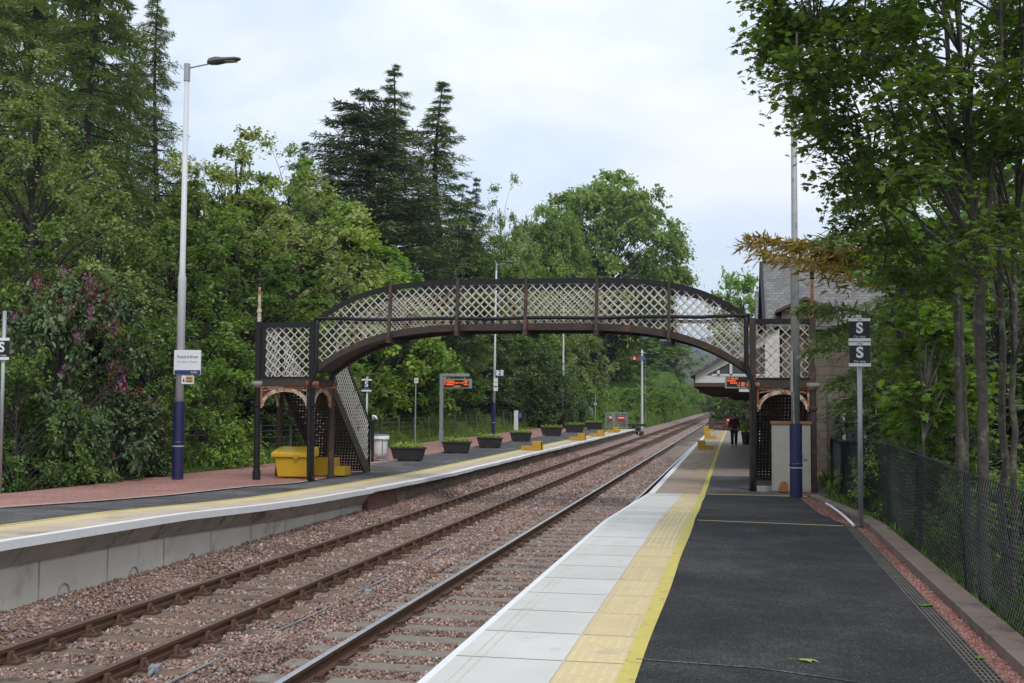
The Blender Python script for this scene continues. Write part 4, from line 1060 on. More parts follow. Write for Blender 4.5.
def broadleaf(seed, H=10, R=3.5, base=1.5, nb=60, tw=14, lf=14, ls=.2, mat='leaf_mid', bark='bark_dark', shape='rhomb', bs=.30, flat=.75, top=.5, hang=.25, stems=1, vein=1.0, shell=.55, name='deciduous_tree', profile=1.0):
    r = np.random.default_rng(seed)
    hc = base+(H-base)*top*.9; 
    t = bpy.data.objects.new(name, None); COL.objects.link(t)
    d = unit(r.normal(size=(nb, 3))); rad = shell+(1-shell)*r.uniform(size=nb)**.6
    lk = .35 if name == 'oak_tree' else 1; lob = 1+lk*(.18*np.sin(d[:, 0]*5+seed)+.15*np.sin(d[:, 1]*6+seed*2)+.12*np.sin(d[:, 2]*7+seed))
    C = np.empty((nb, 3)); C[:, 0] = d[:, 0]*rad*lob*R; C[:, 1] = d[:, 1]*rad*lob*R
    up = d[:, 2] > 0
    C[:, 2] = hc+d[:, 2]*rad*np.where(up, (H-hc)*lob**.5, (hc-base))
    if profile != 1.0:
        hh = np.clip((C[:, 2]-base)/(H-base), 0, 1); k = (1-hh)**profile*1.25+.12; C[:, :2] *= k[:, None]
    rb = R*bs*r.uniform(.6, 1.3, nb)
    # twigs
    out = C-np.array([0, 0, hc-.1*H]); out = unit(out)
    td = unit(out[:, None, :]*.75+r.normal(size=(nb, tw, 3))*.75+np.array([0, 0, .12]))
    td[..., 2] *= flat
    tl = rb[:, None]*r.uniform(.5, 1.35, (nb, tw))
    s = r.uniform(.12, 1, (nb, tw, lf))
    P = C[:, None, None, :]+td[:, :, None, :]*(tl[:, :, None, None]*s[..., None])
    P += r.normal(size=P.shape)*(tl[:, :, None, None]*.10)
    P[..., 2] -= (s**2)*tl[:, :, None]*hang
    Nn = np.array([0, 0, 1.0])*.9+td[:, :, None, :]*.35+r.normal(size=P.shape)*.45*vein
    T = .45+.28*r.normal(size=(nb, 1, 1))*.6+.16*r.normal(size=(nb, tw, 1))+.12*r.normal(size=(nb, tw, lf))
    Dd = td[:, :, None, :]+r.normal(size=P.shape)*.6
    S = ls*r.uniform(.6, 1.25, (nb, tw, lf))
    leaf_cloud('crown', P.reshape(-1, 3), Nn.reshape(-1, 3), S.ravel(), np.clip(T, 0, 1).ravel(), mat, shape, r, t, Dd.reshape(-1, 3))
    segs = []; R0 = .018*H+.03
    for k in range(stems):
        ox, oy = (0, 0) if stems == 1 else (r.normal()*.35, r.normal()*.35)
        pts = []; rr_ = []
        for i in range(9):
            q = i/8; pts.append((ox*(1+q*2)+.05*H*math.sin(q*3+seed)*q*.6, oy*(1+q*2)+.04*H*math.sin(q*4+seed*2)*q*.5, -.6+q*(H*.86+.6))); rr_.append(R0*(1-q*.85)/(1 if stems == 1 else 1.5))
        segs.append((pts, rr_))
    tp = segs[0][0]
    for i in range(nb):
        c = C[i]; q = min(.9, max(.12, (c[2]-.35*abs(np.hypot(c[0], c[1])))/H)); j = q*8; a = int(j)
        pa = np.array(segs[i % stems][0][a])*(1-(j-a))+np.array(segs[i % stems][0][min(8, a+1)])*(j-a)
        mid = (pa+c)/2+np.array([0, 0, .06*H*r.uniform(-.3, .6)]); rr0 = R0*(1-q)*.45+.012
        segs.append(([tuple(pa), tuple(mid), tuple(c)], [rr0, rr0*.6, rr0*.25]))
        for k in range(3):
            e = c+td[i, k]*tl[i, k]*.9; segs.append(([tuple(c), tuple((c+e)/2+np.array([0, 0, .02])), tuple(e)], [rr0*.28, rr0*.2, .004]))
    tubes_obj('trunk', segs, bark, t)
    t['w0'] = R*2.0; t['h0'] = H
    return t
def conifer(seed, H=18, R=3.2, base=2, levels=34, per=6, droop=.35, rise=.25, pts=10, side=.36, sl=.34, mat='needle_pine', bark='bark_dark', shape='needle', dens=4, prof=1.0, curl=.3, irregular=.25, name='conifer_tree', hang=.5, gap=0.0, tip=.02):
    r = np.random.default_rng(seed)
    t = bpy.data.objects.new(name, None); COL.objects.link(t)
    Ps, Ns, Ds, Ss, Ts = [], [], [], [], []; segs = []
    lean = lambda z: np.array([.012*H*math.sin(z*.35+seed), .012*H*math.cos(z*.3+seed), z]); lsp = (H-base)/levels
    segs.append(([tuple(lean(z)) for z in np.linspace(-.6, H*.97, 14)], [max(.02, (.012*H+.05)*(1-i/13.5)) for i in range(14)]))
    for li in range(levels):
        hq = min(.99, li/levels) if li == levels else (li+r.uniform(-.3, .3))/levels; z = base+(H-base)*max(0, hq)
        Lmax = R*((1-hq)**prof*(1-tip)+tip)*(.55+.45*min(1, hq*5+.4))
        n = max(3, int(per*(.7+.6*(1-hq)))) if hq < .9 else 3
        if hq > .975: continue
        for b in range(n):
            if r.random() < gap: continue
            az = 2*PI*(b+r.uniform(-.3, .3))/n+li*1.3; L = Lmax*(1-irregular+2*irregular*r.random()*.8)
            if L < .10: L = .10
            q = np.linspace(.12, 1, pts)
            dirv = np.array([math.cos(az), math.sin(az), 0]); z_ = rise*L*q-droop*L*q**2+curl*L*np.maximum(0, q-.6)**2
            zj = z; z = min(H*.985, z+r.uniform(-.55, .55)*lsp)
            bp = lean(z)[None]+dirv[None]*(L*q)[:, None]; bp[:, 2] += z_-0
            segs.append(([tuple(lean(z)), tuple(bp[pts//3]), tuple(bp[-1])], [.02+.010*L, .012+.006*L, .006]))
            z = zj; tb = r.normal()*.18
            for sgn in (-1, 1):
                sd = np.array([-math.sin(az), math.cos(az), 0])*sgn
                for kk in range(pts):
                    sll = side*L*(1.15-q[kk])+.16*min(1, L)
                    m_ = dens
                    u = (np.arange(m_)+r.uniform(0, 1, m_))/m_
                    dv = unit(dirv*.7+sd*.8+np.array([0, 0, -.1]))
                    P = bp[kk][None]+dv[None]*(sll*u)[:, None]+r.normal(size=(m_, 3))*.04
                    P[:, 2] -= hang*sll*u**2*.6
                    Ps.append(P); Ds.append(np.repeat((dv+np.array([0, 0, -hang*.8]))[None], m_, 0)+r.normal(size=(m_, 3))*.35)
                    Ns.append(np.array([0, 0, 1.])[None]+r.normal(size=(m_, 3))*.4); Ss.append(sl*(.45+.55*min(1, L))*r.uniform(.7, 1.3, m_)); Ts.append(np.full(m_, .42+tb)+r.normal(size=m_)*.14+.2*q[kk]-.1)
    P = np.concatenate(Ps); leaf_cloud('crown', P, np.concatenate(Ns), np.concatenate(Ss), np.clip(np.concatenate(Ts), 0, 1), mat, shape, r, t, np.concatenate(Ds))
    tubes_obj('trunk', segs, bark, t)
    t['w0'] = R*2.0; t['h0'] = H
    return t
PROTO = {}
def proto(key, fn): o = fn(); PROTO[key] = [o, children(o), True]
def place(key, x, y, z, H=None, W=None, rz=None, label='', cat='tree', group=None):
    o, ks, first = PROTO[key]; h0, w0 = PROTO[key][0]['h0'], PROTO[key][0]['w0']
    if first: PROTO[key][2] = False; c = o
    else:
        c = o.copy(); COL.objects.link(c)
        for k in ks: d = k.copy(); COL.objects.link(d); d.parent = c
    sz = (H/h0) if H else 1; sx = (W/w0) if W else sz
    c.location = (x, y, z); c.scale = (sx, sx, sz); c.rotation_euler = (0, 0, rnd.uniform(0, 6.28) if rz is None else rz)
    c['label'] = label; c['category'] = cat
    if group: c['group'] = group
    return c
def tpx(key, px, dist, topy, wpx, label, cat='tree', group=None, rz=None, sink=0.3, zg=None):
    """a plant of the given outline standing on the ground at that distance"""
    for _ in range(120):
        p = atd(px, 404, dist); x, y = p[0], p[1]
        if key == 'cypress' or x > -5 or y > 101 or x+(.30 if cat == 'shrub' else .40)*wpx*dist/F_PX < bL(y)-(.2 if cat == 'shrub' else .9): break
        dist += .7
    z = (terrain(x, y) if zg is None else zg)-sink
    top = atd(px, topy, dist)[2]
    return place(key, x, y, z, top-z, wpx*dist/F_PX, rz, label, cat, group)

# ------------------------------------------------------------------ planters, boarding steps, bins on the left platform
names = ['black planter nearest the bin, first of the row', 'black planter under the departure board', 'black planter in front of the lamp post with the number 2 sign', 'black planter in front of the white and blue pillar',
         'black planter in front of the dark cypress', 'black planter just right of the dark cypress', 'farthest black planter, last before the mesh gate']
for i, (px, py) in enumerate(((406, 461), (455, 453.5), (488.6, 448), (520, 441.5), (551, 436), (574, 432.5), (594, 429.5))):
    p = atz(px, py, .465); w = 1.14 if i else 1.2
    planter(p[0], p[1]+.28, .465, names[i], 20+i, w=w+(.25 if i > 3 else 0), h=.48+(.08 if i > 3 else 0))
def boarding_step(x, y, z, face, label, mat='yellow_step', w=.72, d=.62, h=.36, rz=0, group='yellow boarding steps on the platforms'):
    """high end towards the track (face = +1: track on the +x side)"""
    t = thing('boarding_step', label, 'step', (x, y, z), rz, group)
    f = face
    A = [(-f*w*.62, 0), (f*w*.5, 0), (f*w*.5, h), (-f*w*.02, h), (-f*w*.02, h*.46), (-f*w*.62, h*.46)]
    MB().prism(A, -d/2, -d/2+.02).build('side_panel', mat, t); MB().prism(A, d/2-.02, d/2).build('side_panel', mat, t)
    mb = MB(); a, b = sorted((-f*w*.02, f*w*.5)); mb.box(a, b, -d/2+.021, d/2-.021, h-.03, h-.002); a, b = sorted((-f*w*.62, -f*w*.021)); mb.box(a, b, -d/2+.021, d/2-.021, h*.46-.03, h*.46-.002); mb.build('tread', mat, t)
    mb = MB(); mb.box(*sorted((-f*w*.02-.01, -f*w*.02+.01)), -d/2+.021, d/2-.021, h*.46, h-.031); mb.box(*sorted((-f*w*.60, -f*w*.62)), -d/2+.021, d/2-.021, .0, h*.46-.031); mb.build('riser', mat, t)
    MB().box(*sorted((f*w*.40, f*w*.42)), -d/2+.03, d/2-.03, .01, h-.04).build('end_shade_sheet', 'dark_void', t)  # dark sheet closes the open end, its colour standing for the shade inside
    return t
for i, (px, py, lb) in enumerate(((531, 450.5, 'yellow boarding step nearest the camera on the left platform edge'), (577, 440.5, 'second yellow boarding step from the camera on the left platform'),
                                  (596.6, 436.5, 'third yellow boarding step from the camera on the left platform'), (613, 432.5, 'farthest yellow boarding step on the left platform edge'))):
    p = atz(px, py, .46); boarding_step(p[0]+.05, p[1]+.3, .465, 1, lb, h=.40, w=.8)
for i, (px, py, lb) in enumerate(((704, 449.5, 'yellow boarding step nearest the camera on the right platform edge'), (711, 438.8, 'middle yellow boarding step on the right platform edge'), (710.5, 431.8, 'farthest yellow boarding step on the right platform edge'))):
    p = atz(px, py, .51); boarding_step(p[0]+.02-.1*i, p[1]+.3, .515, -1, lb, h=.40, w=.62, d=.7)
# grit bin and steps below the bridge
p = atz(289, 477.5, .56)
t = thing('grit_bin', 'yellow plastic grit bin with an overhanging lid under the left stair tower', 'grit bin', (p[0], p[1]+.42, .56), .06)
b = MB().taper(0, 0, 0, .52, .80, .60, .92, .74).build('body', 'yellow_plastic', t); bevel(b, .04, 3)
mb = MB(); mb.prismx([(-.43, .53), (.42, .53), (.42, .76), (.30, .80), (-.43, .66)], -.54, .54); b = mb.build('lid', 'yellow_plastic', t); bevel(b, .03, 2)
MB().box(.1, .22, -.45, -.431, .50, .60).build('latch', 'yellow_step', t)
p = atz(328, 475, .55)
t = thing('portable_steps', 'yellow two tread steps parked behind the left bridge columns', 'step', (p[0], p[1]+.3, .54), .05)
A = [(-.42, 0), (.46, 0), (.46, .24), (.14, .24), (.14, .48), (-.42, .48)]
MB().prism(A, -.3, -.275).build('side_panel', 'yellow_plastic', t); MB().prism(A, .275, .3).build('side_panel', 'yellow_plastic', t)
mb = MB(); mb.box(.142, .46, -.274, .274, .21, .238); mb.box(-.42, .14, -.274, .274, .45, .478); mb.build('tread', 'yellow_step', t)
mb = MB(); mb.box(.12, .14, -.274, .274, .2385, .449); mb.box(.44, .4598, -.274, .274, 0, .209); mb.build('riser', 'yellow_step', t)
# bag bin
p = atz(378.5, 461, .47)
t = thing('litter_bin', 'hoop litter bin with a white plastic bag beside the left stairs', 'bin', (p[0], p[1]+.2, .47))
mb = MB()
for a in (0.6, 2.2, 3.8, 5.3): mb.tube([(.27*math.cos(a), .27*math.sin(a), 0), (.27*math.cos(a), .27*math.sin(a), .92)], .018, 6)
mb.tube([(.27*math.cos(a), .27*math.sin(a), .06) for a in np.linspace(0, 2*PI, 17)], .016, 6); mb.build('frame', 'galv', t)
rb = random.Random(8); mb = MB(); n = 26; zs = [.10, .14, .3, .5, .7, .84, .90, .88, .78]; rs = [.10, .20, .235, .25, .255, .25, .285, .31, .315]
vs = []
for z, r_ in zip(zs, rs):
    for k in range(n): q = 2*PI*k/n; w = r_*(1+.05*math.sin(k*2.7+z*5)+rb.uniform(-.02, .02)); vs.append((w*math.cos(q), w*math.sin(q), z+rb.uniform(-.012, .012)))
mb.add(vs, [(i*n+k, i*n+(k+1) % n, (i+1)*n+(k+1) % n, (i+1)*n+k) for i in range(len(zs)-1) for k in range(n)]); mb.add(vs[:n], [tuple(range(n))]); mb.build('bag', 'bag_white', t, smooth=True)
MB().tube([(0, 0, .90), (0, 0, .945)], .29, 20).build('lid', 'galv', t)
p = atz(371.5, 462, .47)
t = thing('hose_post', 'black post with a white fitting on top between the S sign and the bin', 'post', (p[0], p[1]+.1, .47))
MB().tube([(0, 0, 0), (0, 0, 1.45)], .05, 10).build('post', 'black_paint', t)
MB().tube([(0, 0, 1.45), (0, 0, 1.58), (.0, -.02, 1.62), (.10, -.03, 1.60), (.16, -.03, 1.50)], .045, 8).build('fitting', 'sign_white', t, smooth=True)
# dark timber stop at the end of the left platform
p = aty(634, 430, 98.5)
t = thing('timber_stack', 'dark weathered timbers stacked at the far end of the left platform', 'timber', (p[0], 99, -.1))
mb = MB()
for i, (x, z, l) in enumerate(((-.5, 0, 1.9), (.1, 0, 1.7), (.6, 0, 1.5), (-.3, .32, 1.8), (.35, .32, 1.4), (0, .64, 1.3))): mb.box(x-.14, x+.14, -l/2, l/2, z, z+.3)
mb.box(-1.1, 1.1, -.9, -.7, .75, .95); mb.build('timbers', 'bark_dark', t)
MB().box(-.9, -.75, -.85, -.7, 0, 1.7).build('post', 'bark_dark', t)
p = aty(726, 430, 96)
t = thing('end_barrier', 'dark brown boarded barrier across the far end of the right platform', 'barrier', (p[0], 96, .0))
mb = MB(); [mb.box(-1.4, 1.2, -.04, .04, .25+i*.26, .46+i*.26) for i in range(4)]; mb.build('boards', 'timber_brown', t)
mb = MB(); [mb.box(x-.07, x+.07, .041, .16, -.2, 1.4) for x in (-1.3, -.1, 1.1)]; mb.build('post', 'bark_dark', t)
p = aty(731.5, 424, 94); a = aty(728, 424.3, 94); b = aty(735.2, 418.3, 94)
p = aty(729.5, 424, 94)
t = thing('red_notice', 'red notice board with a white strip behind the walking person', 'sign', (p[0], 94, a[2]))
MB().box(-(b[0]-a[0])/2, (b[0]-a[0])/2, -.03, .0, 0, b[2]-a[2]).build('board', 'sign_red', t); MB().box(-.18, .18, -.036, -.031, (b[2]-a[2])*.55, (b[2]-a[2])*.8).build('white_panel', 'sign_white', t)
MB().tube([(0, .03, -(a[2]-.5)), (0, .03, b[2]-a[2])], .03, 8).build('post', 'galv', t)
# far right pot of yellow green plants
t = thing('plant_pot', 'tall black pot of yellow green plants behind the right tower', 'planter', (.42, 60.5, .5))
MB().tube([(0, 0, 0), (0, 0, .02), (0, 0, .62), (0, 0, .66)], [.17, .2, .27, .29], 14).build('pot', 'planter', t)
r = np.random.default_rng(3); N = 500; P = r.normal(size=(N, 3))*np.array([.20, .20, .14])+np.array([0, 0, .86]); leaf_cloud('plants', P, r.normal(size=(N, 3))+np.array([0, 0, .8]), r.uniform(.06, .12, N), r.uniform(.2, 1, N), 'planter_leaf', 'rhomb', r, t)

# ------------------------------------------------------------------ fallen leaves
for px, py, z, lb, sz, rz in ((812, 660.5, None, 'pale green fallen leaf lying on the dark tarmac', .16, .3), (937, 606, -.0, 'green fallen leaf lying on the pink chippings', .17, 1.2), (990, 658, 0, 'small green leaf on the pink chippings near the kerb', .08, 2.2)):
    zz = .888 if z is None else .895; p = atz(px, py, zz)
    t = thing('fallen_leaf', lb, 'leaf', (p[0]-sz*.5, p[1], zz), rz)
    r = np.random.default_rng(int(px)); leaf_cloud('blade', np.array([[0, 0, 0.]]), np.array([[0.05, 0.1, 1.]]), np.array([sz]), np.array([.9]), 'maple_bright' if z is not None else 'planter_leaf', 'maple', r, t, np.array([[1., .2, 0]]))
    MB().tube([(-.07, 0.02, .004), (0, 0, .006)], .0025, 5).build('stalk', 'planter_leaf', t)

# ------------------------------------------------------------------ person
def skin_mesh(name, verts, edges, mat, parent, root=0, sub=2):
    me = bpy.data.meshes.new(name); me.from_pydata([v[:3] for v in verts], edges, [])
    me.materials.append(MATS[mat]); o = bpy.data.objects.new(name, me); COL.objects.link(o); o.parent = parent
    sm = o.modifiers.new('skin', 'SKIN')
    for i, v in enumerate(verts):
        d = me.skin_vertices[0].data[i]; rr = v[3] if isinstance(v[3], tuple) else (v[3], v[3]); d.radius = rr; d.use_root = (i == root)
    sm.use_smooth_shade = True; ss = o.modifiers.new('sub', 'SUBSURF'); ss.levels = sub; ss.render_levels = sub
    return o
p = atz(734.3, 447.5, .505)
t = thing('person', 'person in a maroon jacket and dark trousers walking towards the camera', 'person', (p[0], p[1], .505), .05)
# body: pelvis, spine, neck, head, arms, legs (walking)
BV = [(0, 0, .86, (.14, .10)), (0, 0, 1.05, (.13, .095)), (0, 0, 1.27, (.155, .10)), (0, .0, 1.38, (.08, .07)), (0, -.01, 1.44, .052), (0, -.015, 1.53, (.095, .105)), (0, -.015, 1.63, (.09, .10)),
      (-.18, 0, 1.32, .055), (-.23, .05, 1.08, .042), (-.22, -.04, .86, .034), (-.22, -.06, .78, (.035, .02)),
      (.18, 0, 1.32, .055), (.23, -.04, 1.08, .042), (.21, -.13, .88, .034), (.21, -.16, .80, (.035, .02)),
      (-.09, 0, .80, .085), (-.10, -.10, .46, .058), (-.10, -.14, .10, .04), (-.10, -.25, .04, .04),
      (.09, 0, .80, .085), (.09, .06, .46, .058), (.09, .22, .13, .04), (.09, .16, .05, .04)]
BE = [(0, 1), (1, 2), (2, 3), (3, 4), (4, 5), (5, 6), (2, 7), (7, 8), (8, 9), (9, 10), (2, 11), (11, 12), (12, 13), (13, 14), (0, 15), (15, 16), (16, 17), (17, 18), (0, 19), (19, 20), (20, 21), (21, 22)]
skin_mesh('body', BV, BE, 'skin', t)
JV = [(0, 0, .84, (.18, .135)), (0, 0, 1.05, (.17, .125)), (0, 0, 1.27, (.19, .13)), (0, 0, 1.385, (.095, .085)), (-.185, 0, 1.32, .078), (-.235, .05, 1.08, .062), (-.225, -.03, .90, .052), (.185, 0, 1.32, .078), (.235, -.04, 1.08, .062), (.212, -.12, .91, .052)]
skin_mesh('jacket', JV, [(0, 1), (1, 2), (2, 3), (2, 4), (4, 5), (5, 6), (2, 7), (7, 8), (8, 9)], 'maroon_cloth', t)
TV = [(0, 0, .88, (.16, .12)), (-.09, 0, .80, .105), (-.10, -.10, .46, .08), (-.10, -.135, .12, .068), (.09, 0, .80, .105), (.09, .06, .46, .08), (.09, .21, .15, .068)]
skin_mesh('trousers', TV, [(0, 1), (1, 2), (2, 3), (0, 4), (4, 5), (5, 6)], 'dark_cloth', t)
for x, y, z, dy in ((-.10, -.14, .05, -.13), (.09, .21, .09, -.11)):
    skin_mesh('shoe', [(x, y+.03, z, .05), (x, y+dy*.5, z-.005, .05), (x, y+dy, z-.015, .038)], [(0, 1), (1, 2)], 'dark_void', t)
skin_mesh('hair', [(0, .03, 1.57, (.09, .08)), (0, .025, 1.66, (.095, .095)), (0, .0, 1.71, (.07, .08))], [(0, 1), (1, 2)], 'hair_grey', t)

# ------------------------------------------------------------------ station building and canopy
YB = 36.3
bx0 = aty(779.5, 380, YB)[0]; bx1 = 7.2
zt = aty(790, 321, YB)[2]
sb = thing('station_building', 'stone station building with a steep grey slate roof right of the line', 'building', (3, 42, .4))
GZ = -.1
mb = MB(); mb.box(bx0, bx1, YB, 62, GZ, zt-.25); mb.build('wall', 'stone_front', sb, world=True)
# slate roof facing the camera, ridge along x
rx0 = aty(762.5, 300, 41)[0]; ridge_z = aty(790, 262, 41)[2]; ez = zt-.05
mb = MB(); th = .08
prof = [(YB-.35, ez-.12), (41, ridge_z), (45.8, ez-.12), (45.8, ez-.22), (41, ridge_z-.14), (YB-.35, ez-.24)]
mb.prismx(prof, rx0, bx1+1.5); mb.build('roof', 'slate', sb, world=True)
mb = MB(); mb.prismx([(YB+.1, GZ+3), (YB+.1, ez-.2), (41, ridge_z-.2), (45.6, ez-.2), (45.6, GZ+3)], rx0+.15, bx1); mb.build('gable_wall', 'stone_front', sb, world=True)
mb = MB(); mb.prismx([(YB-.40, ez-.10), (41, ridge_z+.04), (45.85, ez-.10), (45.85, ez-.30), (41, ridge_z-.22), (YB-.40, ez-.30)], rx0-.10, rx0-.002); mb.build('bargeboard', 'dark_void', sb, world=True)
mb = MB(); mb.tube([(rx0, 41, ridge_z+.06), (bx1+1.5, 41, ridge_z+.06)], .09, 8); mb.build('ridge_tile', 'concrete_dark', sb, world=True)
fz = aty(765, 237, 41)[2]; fx = rx0+.08
mb = MB(); mb.tube([(fx, 41, ridge_z), (fx, 41, ridge_z+.18), (fx, 41, ridge_z+.26), (fx, 41, ridge_z+.36), (fx, 41, ridge_z+.46), (fx, 41, ridge_z+.5), (fx, 41, fz)], [.09, .10, .05, .10, .04, .02, .012], 8); mb.build('finial', 'black_paint', sb, world=True)
# second lower slate roof behind, peeping out on the left
lx0 = aty(755.3, 300, 46.5)[0]; lz = aty(758, 290, 47.5)[2]
mb = MB(); mb.prismx([(45.9, 4.6), (47.8, lz), (52, 4.8), (52, 4.6)], lx0, rx0+1.5); mb.build('roof', 'slate', sb, world=True)
# stone projection with a little brown gabled coping
gx0 = aty(777.5, 308, YB-.1)[0]; gxa = aty(805, 298, YB-.1)[0]; gx1 = 2*gxa-gx0; gz0 = aty(778, 309, YB-.1)[2]; gza = aty(805, 297, YB-.1)[2]
mb = MB(); mb.prism([(gx0+.12, GZ), (gx1-.12, GZ), (gx1-.12, gz0-.05), (gxa, gza-.10), (gx0+.12, gz0-.05)], YB-.12, 39.5); mb.build('projecting_bay', 'stone_front', sb, world=True)
mb = MB(); mb.prism([(gx0-.06, gz0-.05), (gx0-.06, gz0-.14), (gxa, gza-.10), (gx1+.06, gz0-.14), (gx1+.06, gz0-.05), (gxa, gza)], YB-.32, 39.5); mb.build('gable_roof', 'roof_brown', sb, world=True)
# window with white frame, round stone corner, downpipe
a = aty(842, 398, YB-.02); b = aty(867, 446, YB-.02)
wf = MB(); wf.box(a[0], a[0]+.09, YB-.10, YB-.002, b[2], a[2]); wf.box(b[0]-.09, b[0], YB-.10, YB-.002, b[2], a[2]); wf.box(a[0]+.09, b[0]-.09, YB-.10, YB-.002, a[2]-.1, a[2]); wf.box(a[0]-.05, b[0]+.05, YB-.16, YB-.002, b[2]-.09, b[2]-.001); wf.box(a[0]+.09, b[0]-.09, YB-.09, YB-.002, (a[2]+b[2])/2-.03, (a[2]+b[2])/2+.03)
w = wf.build('window', 'board_white', sb, world=True)
pn = MB().box(a[0]+.09, b[0]-.09, YB-.05, YB-.003, b[2], a[2]-.1).build('pane', 'glass_dark', sb, world=True); 
mb = MB(); c = aty(833, 430, YB-.2); mb.tube([(c[0], YB-.1, GZ), (c[0], YB-.1, aty(833, 402, YB)[2]), (c[0], YB-.1, aty(833, 394, YB)[2])], [.17, .17, .17], 14); mb.build('round_pier', 'stone', sb, world=True, smooth=True)
# canopy over the platform
cl = aty(695.4, 382.7, 36); ct = aty(779.3, 323, 36); zb_ = cl[2]; x0 = cl[0]; x1 = ct[0]
cy = thing('platform_canopy', 'white gabled canopy projecting from the station building over the right platform', 'canopy', (0, 48, .5))
sl = (ct[2]-(zb_+.35))/(x1-x0)
rt = lambda x: zb_+.35+sl*(x-x0)
mb = MB(); mb.prism([(x0, zb_), (x1, zb_), (x1, zb_+.22), (x0+.30, zb_+.22), (x1, rt(x1)-.42), (x1, rt(x1)-.05), (x0, zb_+.26)], 35.95, 36.03); mb.build('end_fascia', 'board_white', cy, world=True)
mb = MB(); xs_ = aty(765, 370, 36)[0]; mb.box(xs_, x1-.002, 35.90, 35.945, zb_+.05, rt(xs_)-.18); 
for px in (718.5, 731, 747): x = aty(px, 370, 36)[0]; mb.box(x-.04, x+.04, 35.93, 35.948, zb_+.2, rt(x)-.38)
mb.box(x0+.5, x1-.05, 35.93, 35.948, zb_+.215, zb_+.27)
mb.build('mullion', 'board_white', cy, world=True)
mb = MB(); mb.prism([(x0+.25, zb_+.1), (x1-.01, zb_+.1), (x1-.01, rt(x1)-.3), (x0+.25, zb_+.22)], 36.035, 36.06); mb.build('end_glazing', 'glass_dark', cy, world=True)
mb = MB(); mb.prism([(x0-.16, rt(x0-.16)-.0), (x1, rt(x1)), (x1, rt(x1)-.08), (x0-.16, rt(x0-.16)-.09)], 35.75, 62); mb.build('roof', 'slate', cy, world=True)
mb = MB(); mb.box(x0-.02, x1-.01, 36.2, 62, zb_-.02, zb_+.03); mb.build('soffit', 'timber_brown', cy, world=True)
mb = MB(); mb.box(x0-.04, x0+.03, 36.035, 62, zb_-.16, zb_+.24); mb.box(x0-.05, x1-.02, 35.86, 35.945, zb_-.12, zb_-.002); mb.build('eaves_board', 'timber_brown', cy, world=True)
for y in np.arange(38, 62, 3.2): MB().box(x0+.05, x1-.02, y-.07, y+.07, zb_-.30, zb_-.021).build('beam', 'timber_brown', cy, world=True)
mb = MB(); mb.prism([(x0+.45, zb_-.021), (x1-.02, zb_-.021), (x1-.02, zb_-.55), (x0+1.0, zb_-.42)], 61.9, 61.98); mb.build('valance', 'timber_brown', cy, world=True)
for y in (44, 52, 60):
    mb = MB(); mb.tube([(x0+1.95, y, .45), (x0+1.95, y, .8), (x0+1.95, y, .82), (x0+1.95, y, zb_-.3)], [.11, .11, .07, .06], 10); mb.build('column', 'pole_white', cy, world=True)
t, w, h_ = display(725, 375.5, 752, 388.5, 35.2, 'orange lit departure board by the canopy, half hidden by the bridge arch', [[(.02, .55)], [(0, .38)], [(.02, .34), (.4, .85)], [(.5, .98)]], 6)
MB().box(w*.02, w*.42, -.08, .06, -h_/2-.10, -h_/2-.001).build('light_strip', 'board_white', t)
MB().box(-w*.3, -w*.2, .121, .74, -.03, .03).build('bracket', 'galv', t)
# path and yellow kerb right of the tower
o = strip(MB(), 1.9, 6.5, lambda y: .50, 26.6, YB, 6).build('path', 'path_grey'); tag(o, 'grey path between the right stair tower and the building', kind='structure')
a = aty(818, 470.5, 35.0); b = aty(840, 470.5, 35.0)
t = thing('kerb_edging', 'short yellow painted kerb by the path right of the tower', 'kerb', ((a[0]+b[0])/2, 35.2, .5))
MB().box(-(b[0]-a[0])/2, (b[0]-a[0])/2, -.1, .1, 0, .09).build('block', 'yellow_plastic', t)
# semaphore
p = aty(642, 410, 118); t = thing('semaphore_signal', 'tall signal post with a red arm beyond the left platform', 'signal', (p[0], 118, terrain(p[0], 118)))
hz = aty(642, 353, 118)[2]-t.location[2]; az = aty(642, 358.3, 118)[2]-t.location[2]; al = aty(642, 358, 118)[0]-aty(630.5, 358, 118)[0]
MB().tube([(0, 0, -.3), (0, 0, hz)], [.14, .09], 8).build('post', 'pole_white', t); MB().tube([(0, 0, hz), (0, 0, hz+.15), (0, 0, hz+.4)], [.13, .10, .01], 8).build('finial', 'sign_white', t)
am = MB().box(-al, -.12, -.12, -.09, az-.16, az+.16).build('arm', 'sign_red', t); MB().box(-al*.72, -al*.58, -.126, -.1205, az-.16, az+.16).build('stripe', 'sign_white', am)
MB().box(-.16, .22, -.10, .10, az-.22, az+.24).build('spectacle', 'blue_bright', t)
mb = MB(); [mb.box(.12, .40, -.02, .02, z, z+.03) for z in np.arange(.5, hz-.6, .35)]; mb.box(.38, .41, -.02, .02, .2, hz-.5); mb.build('ladder', 'galv', t)

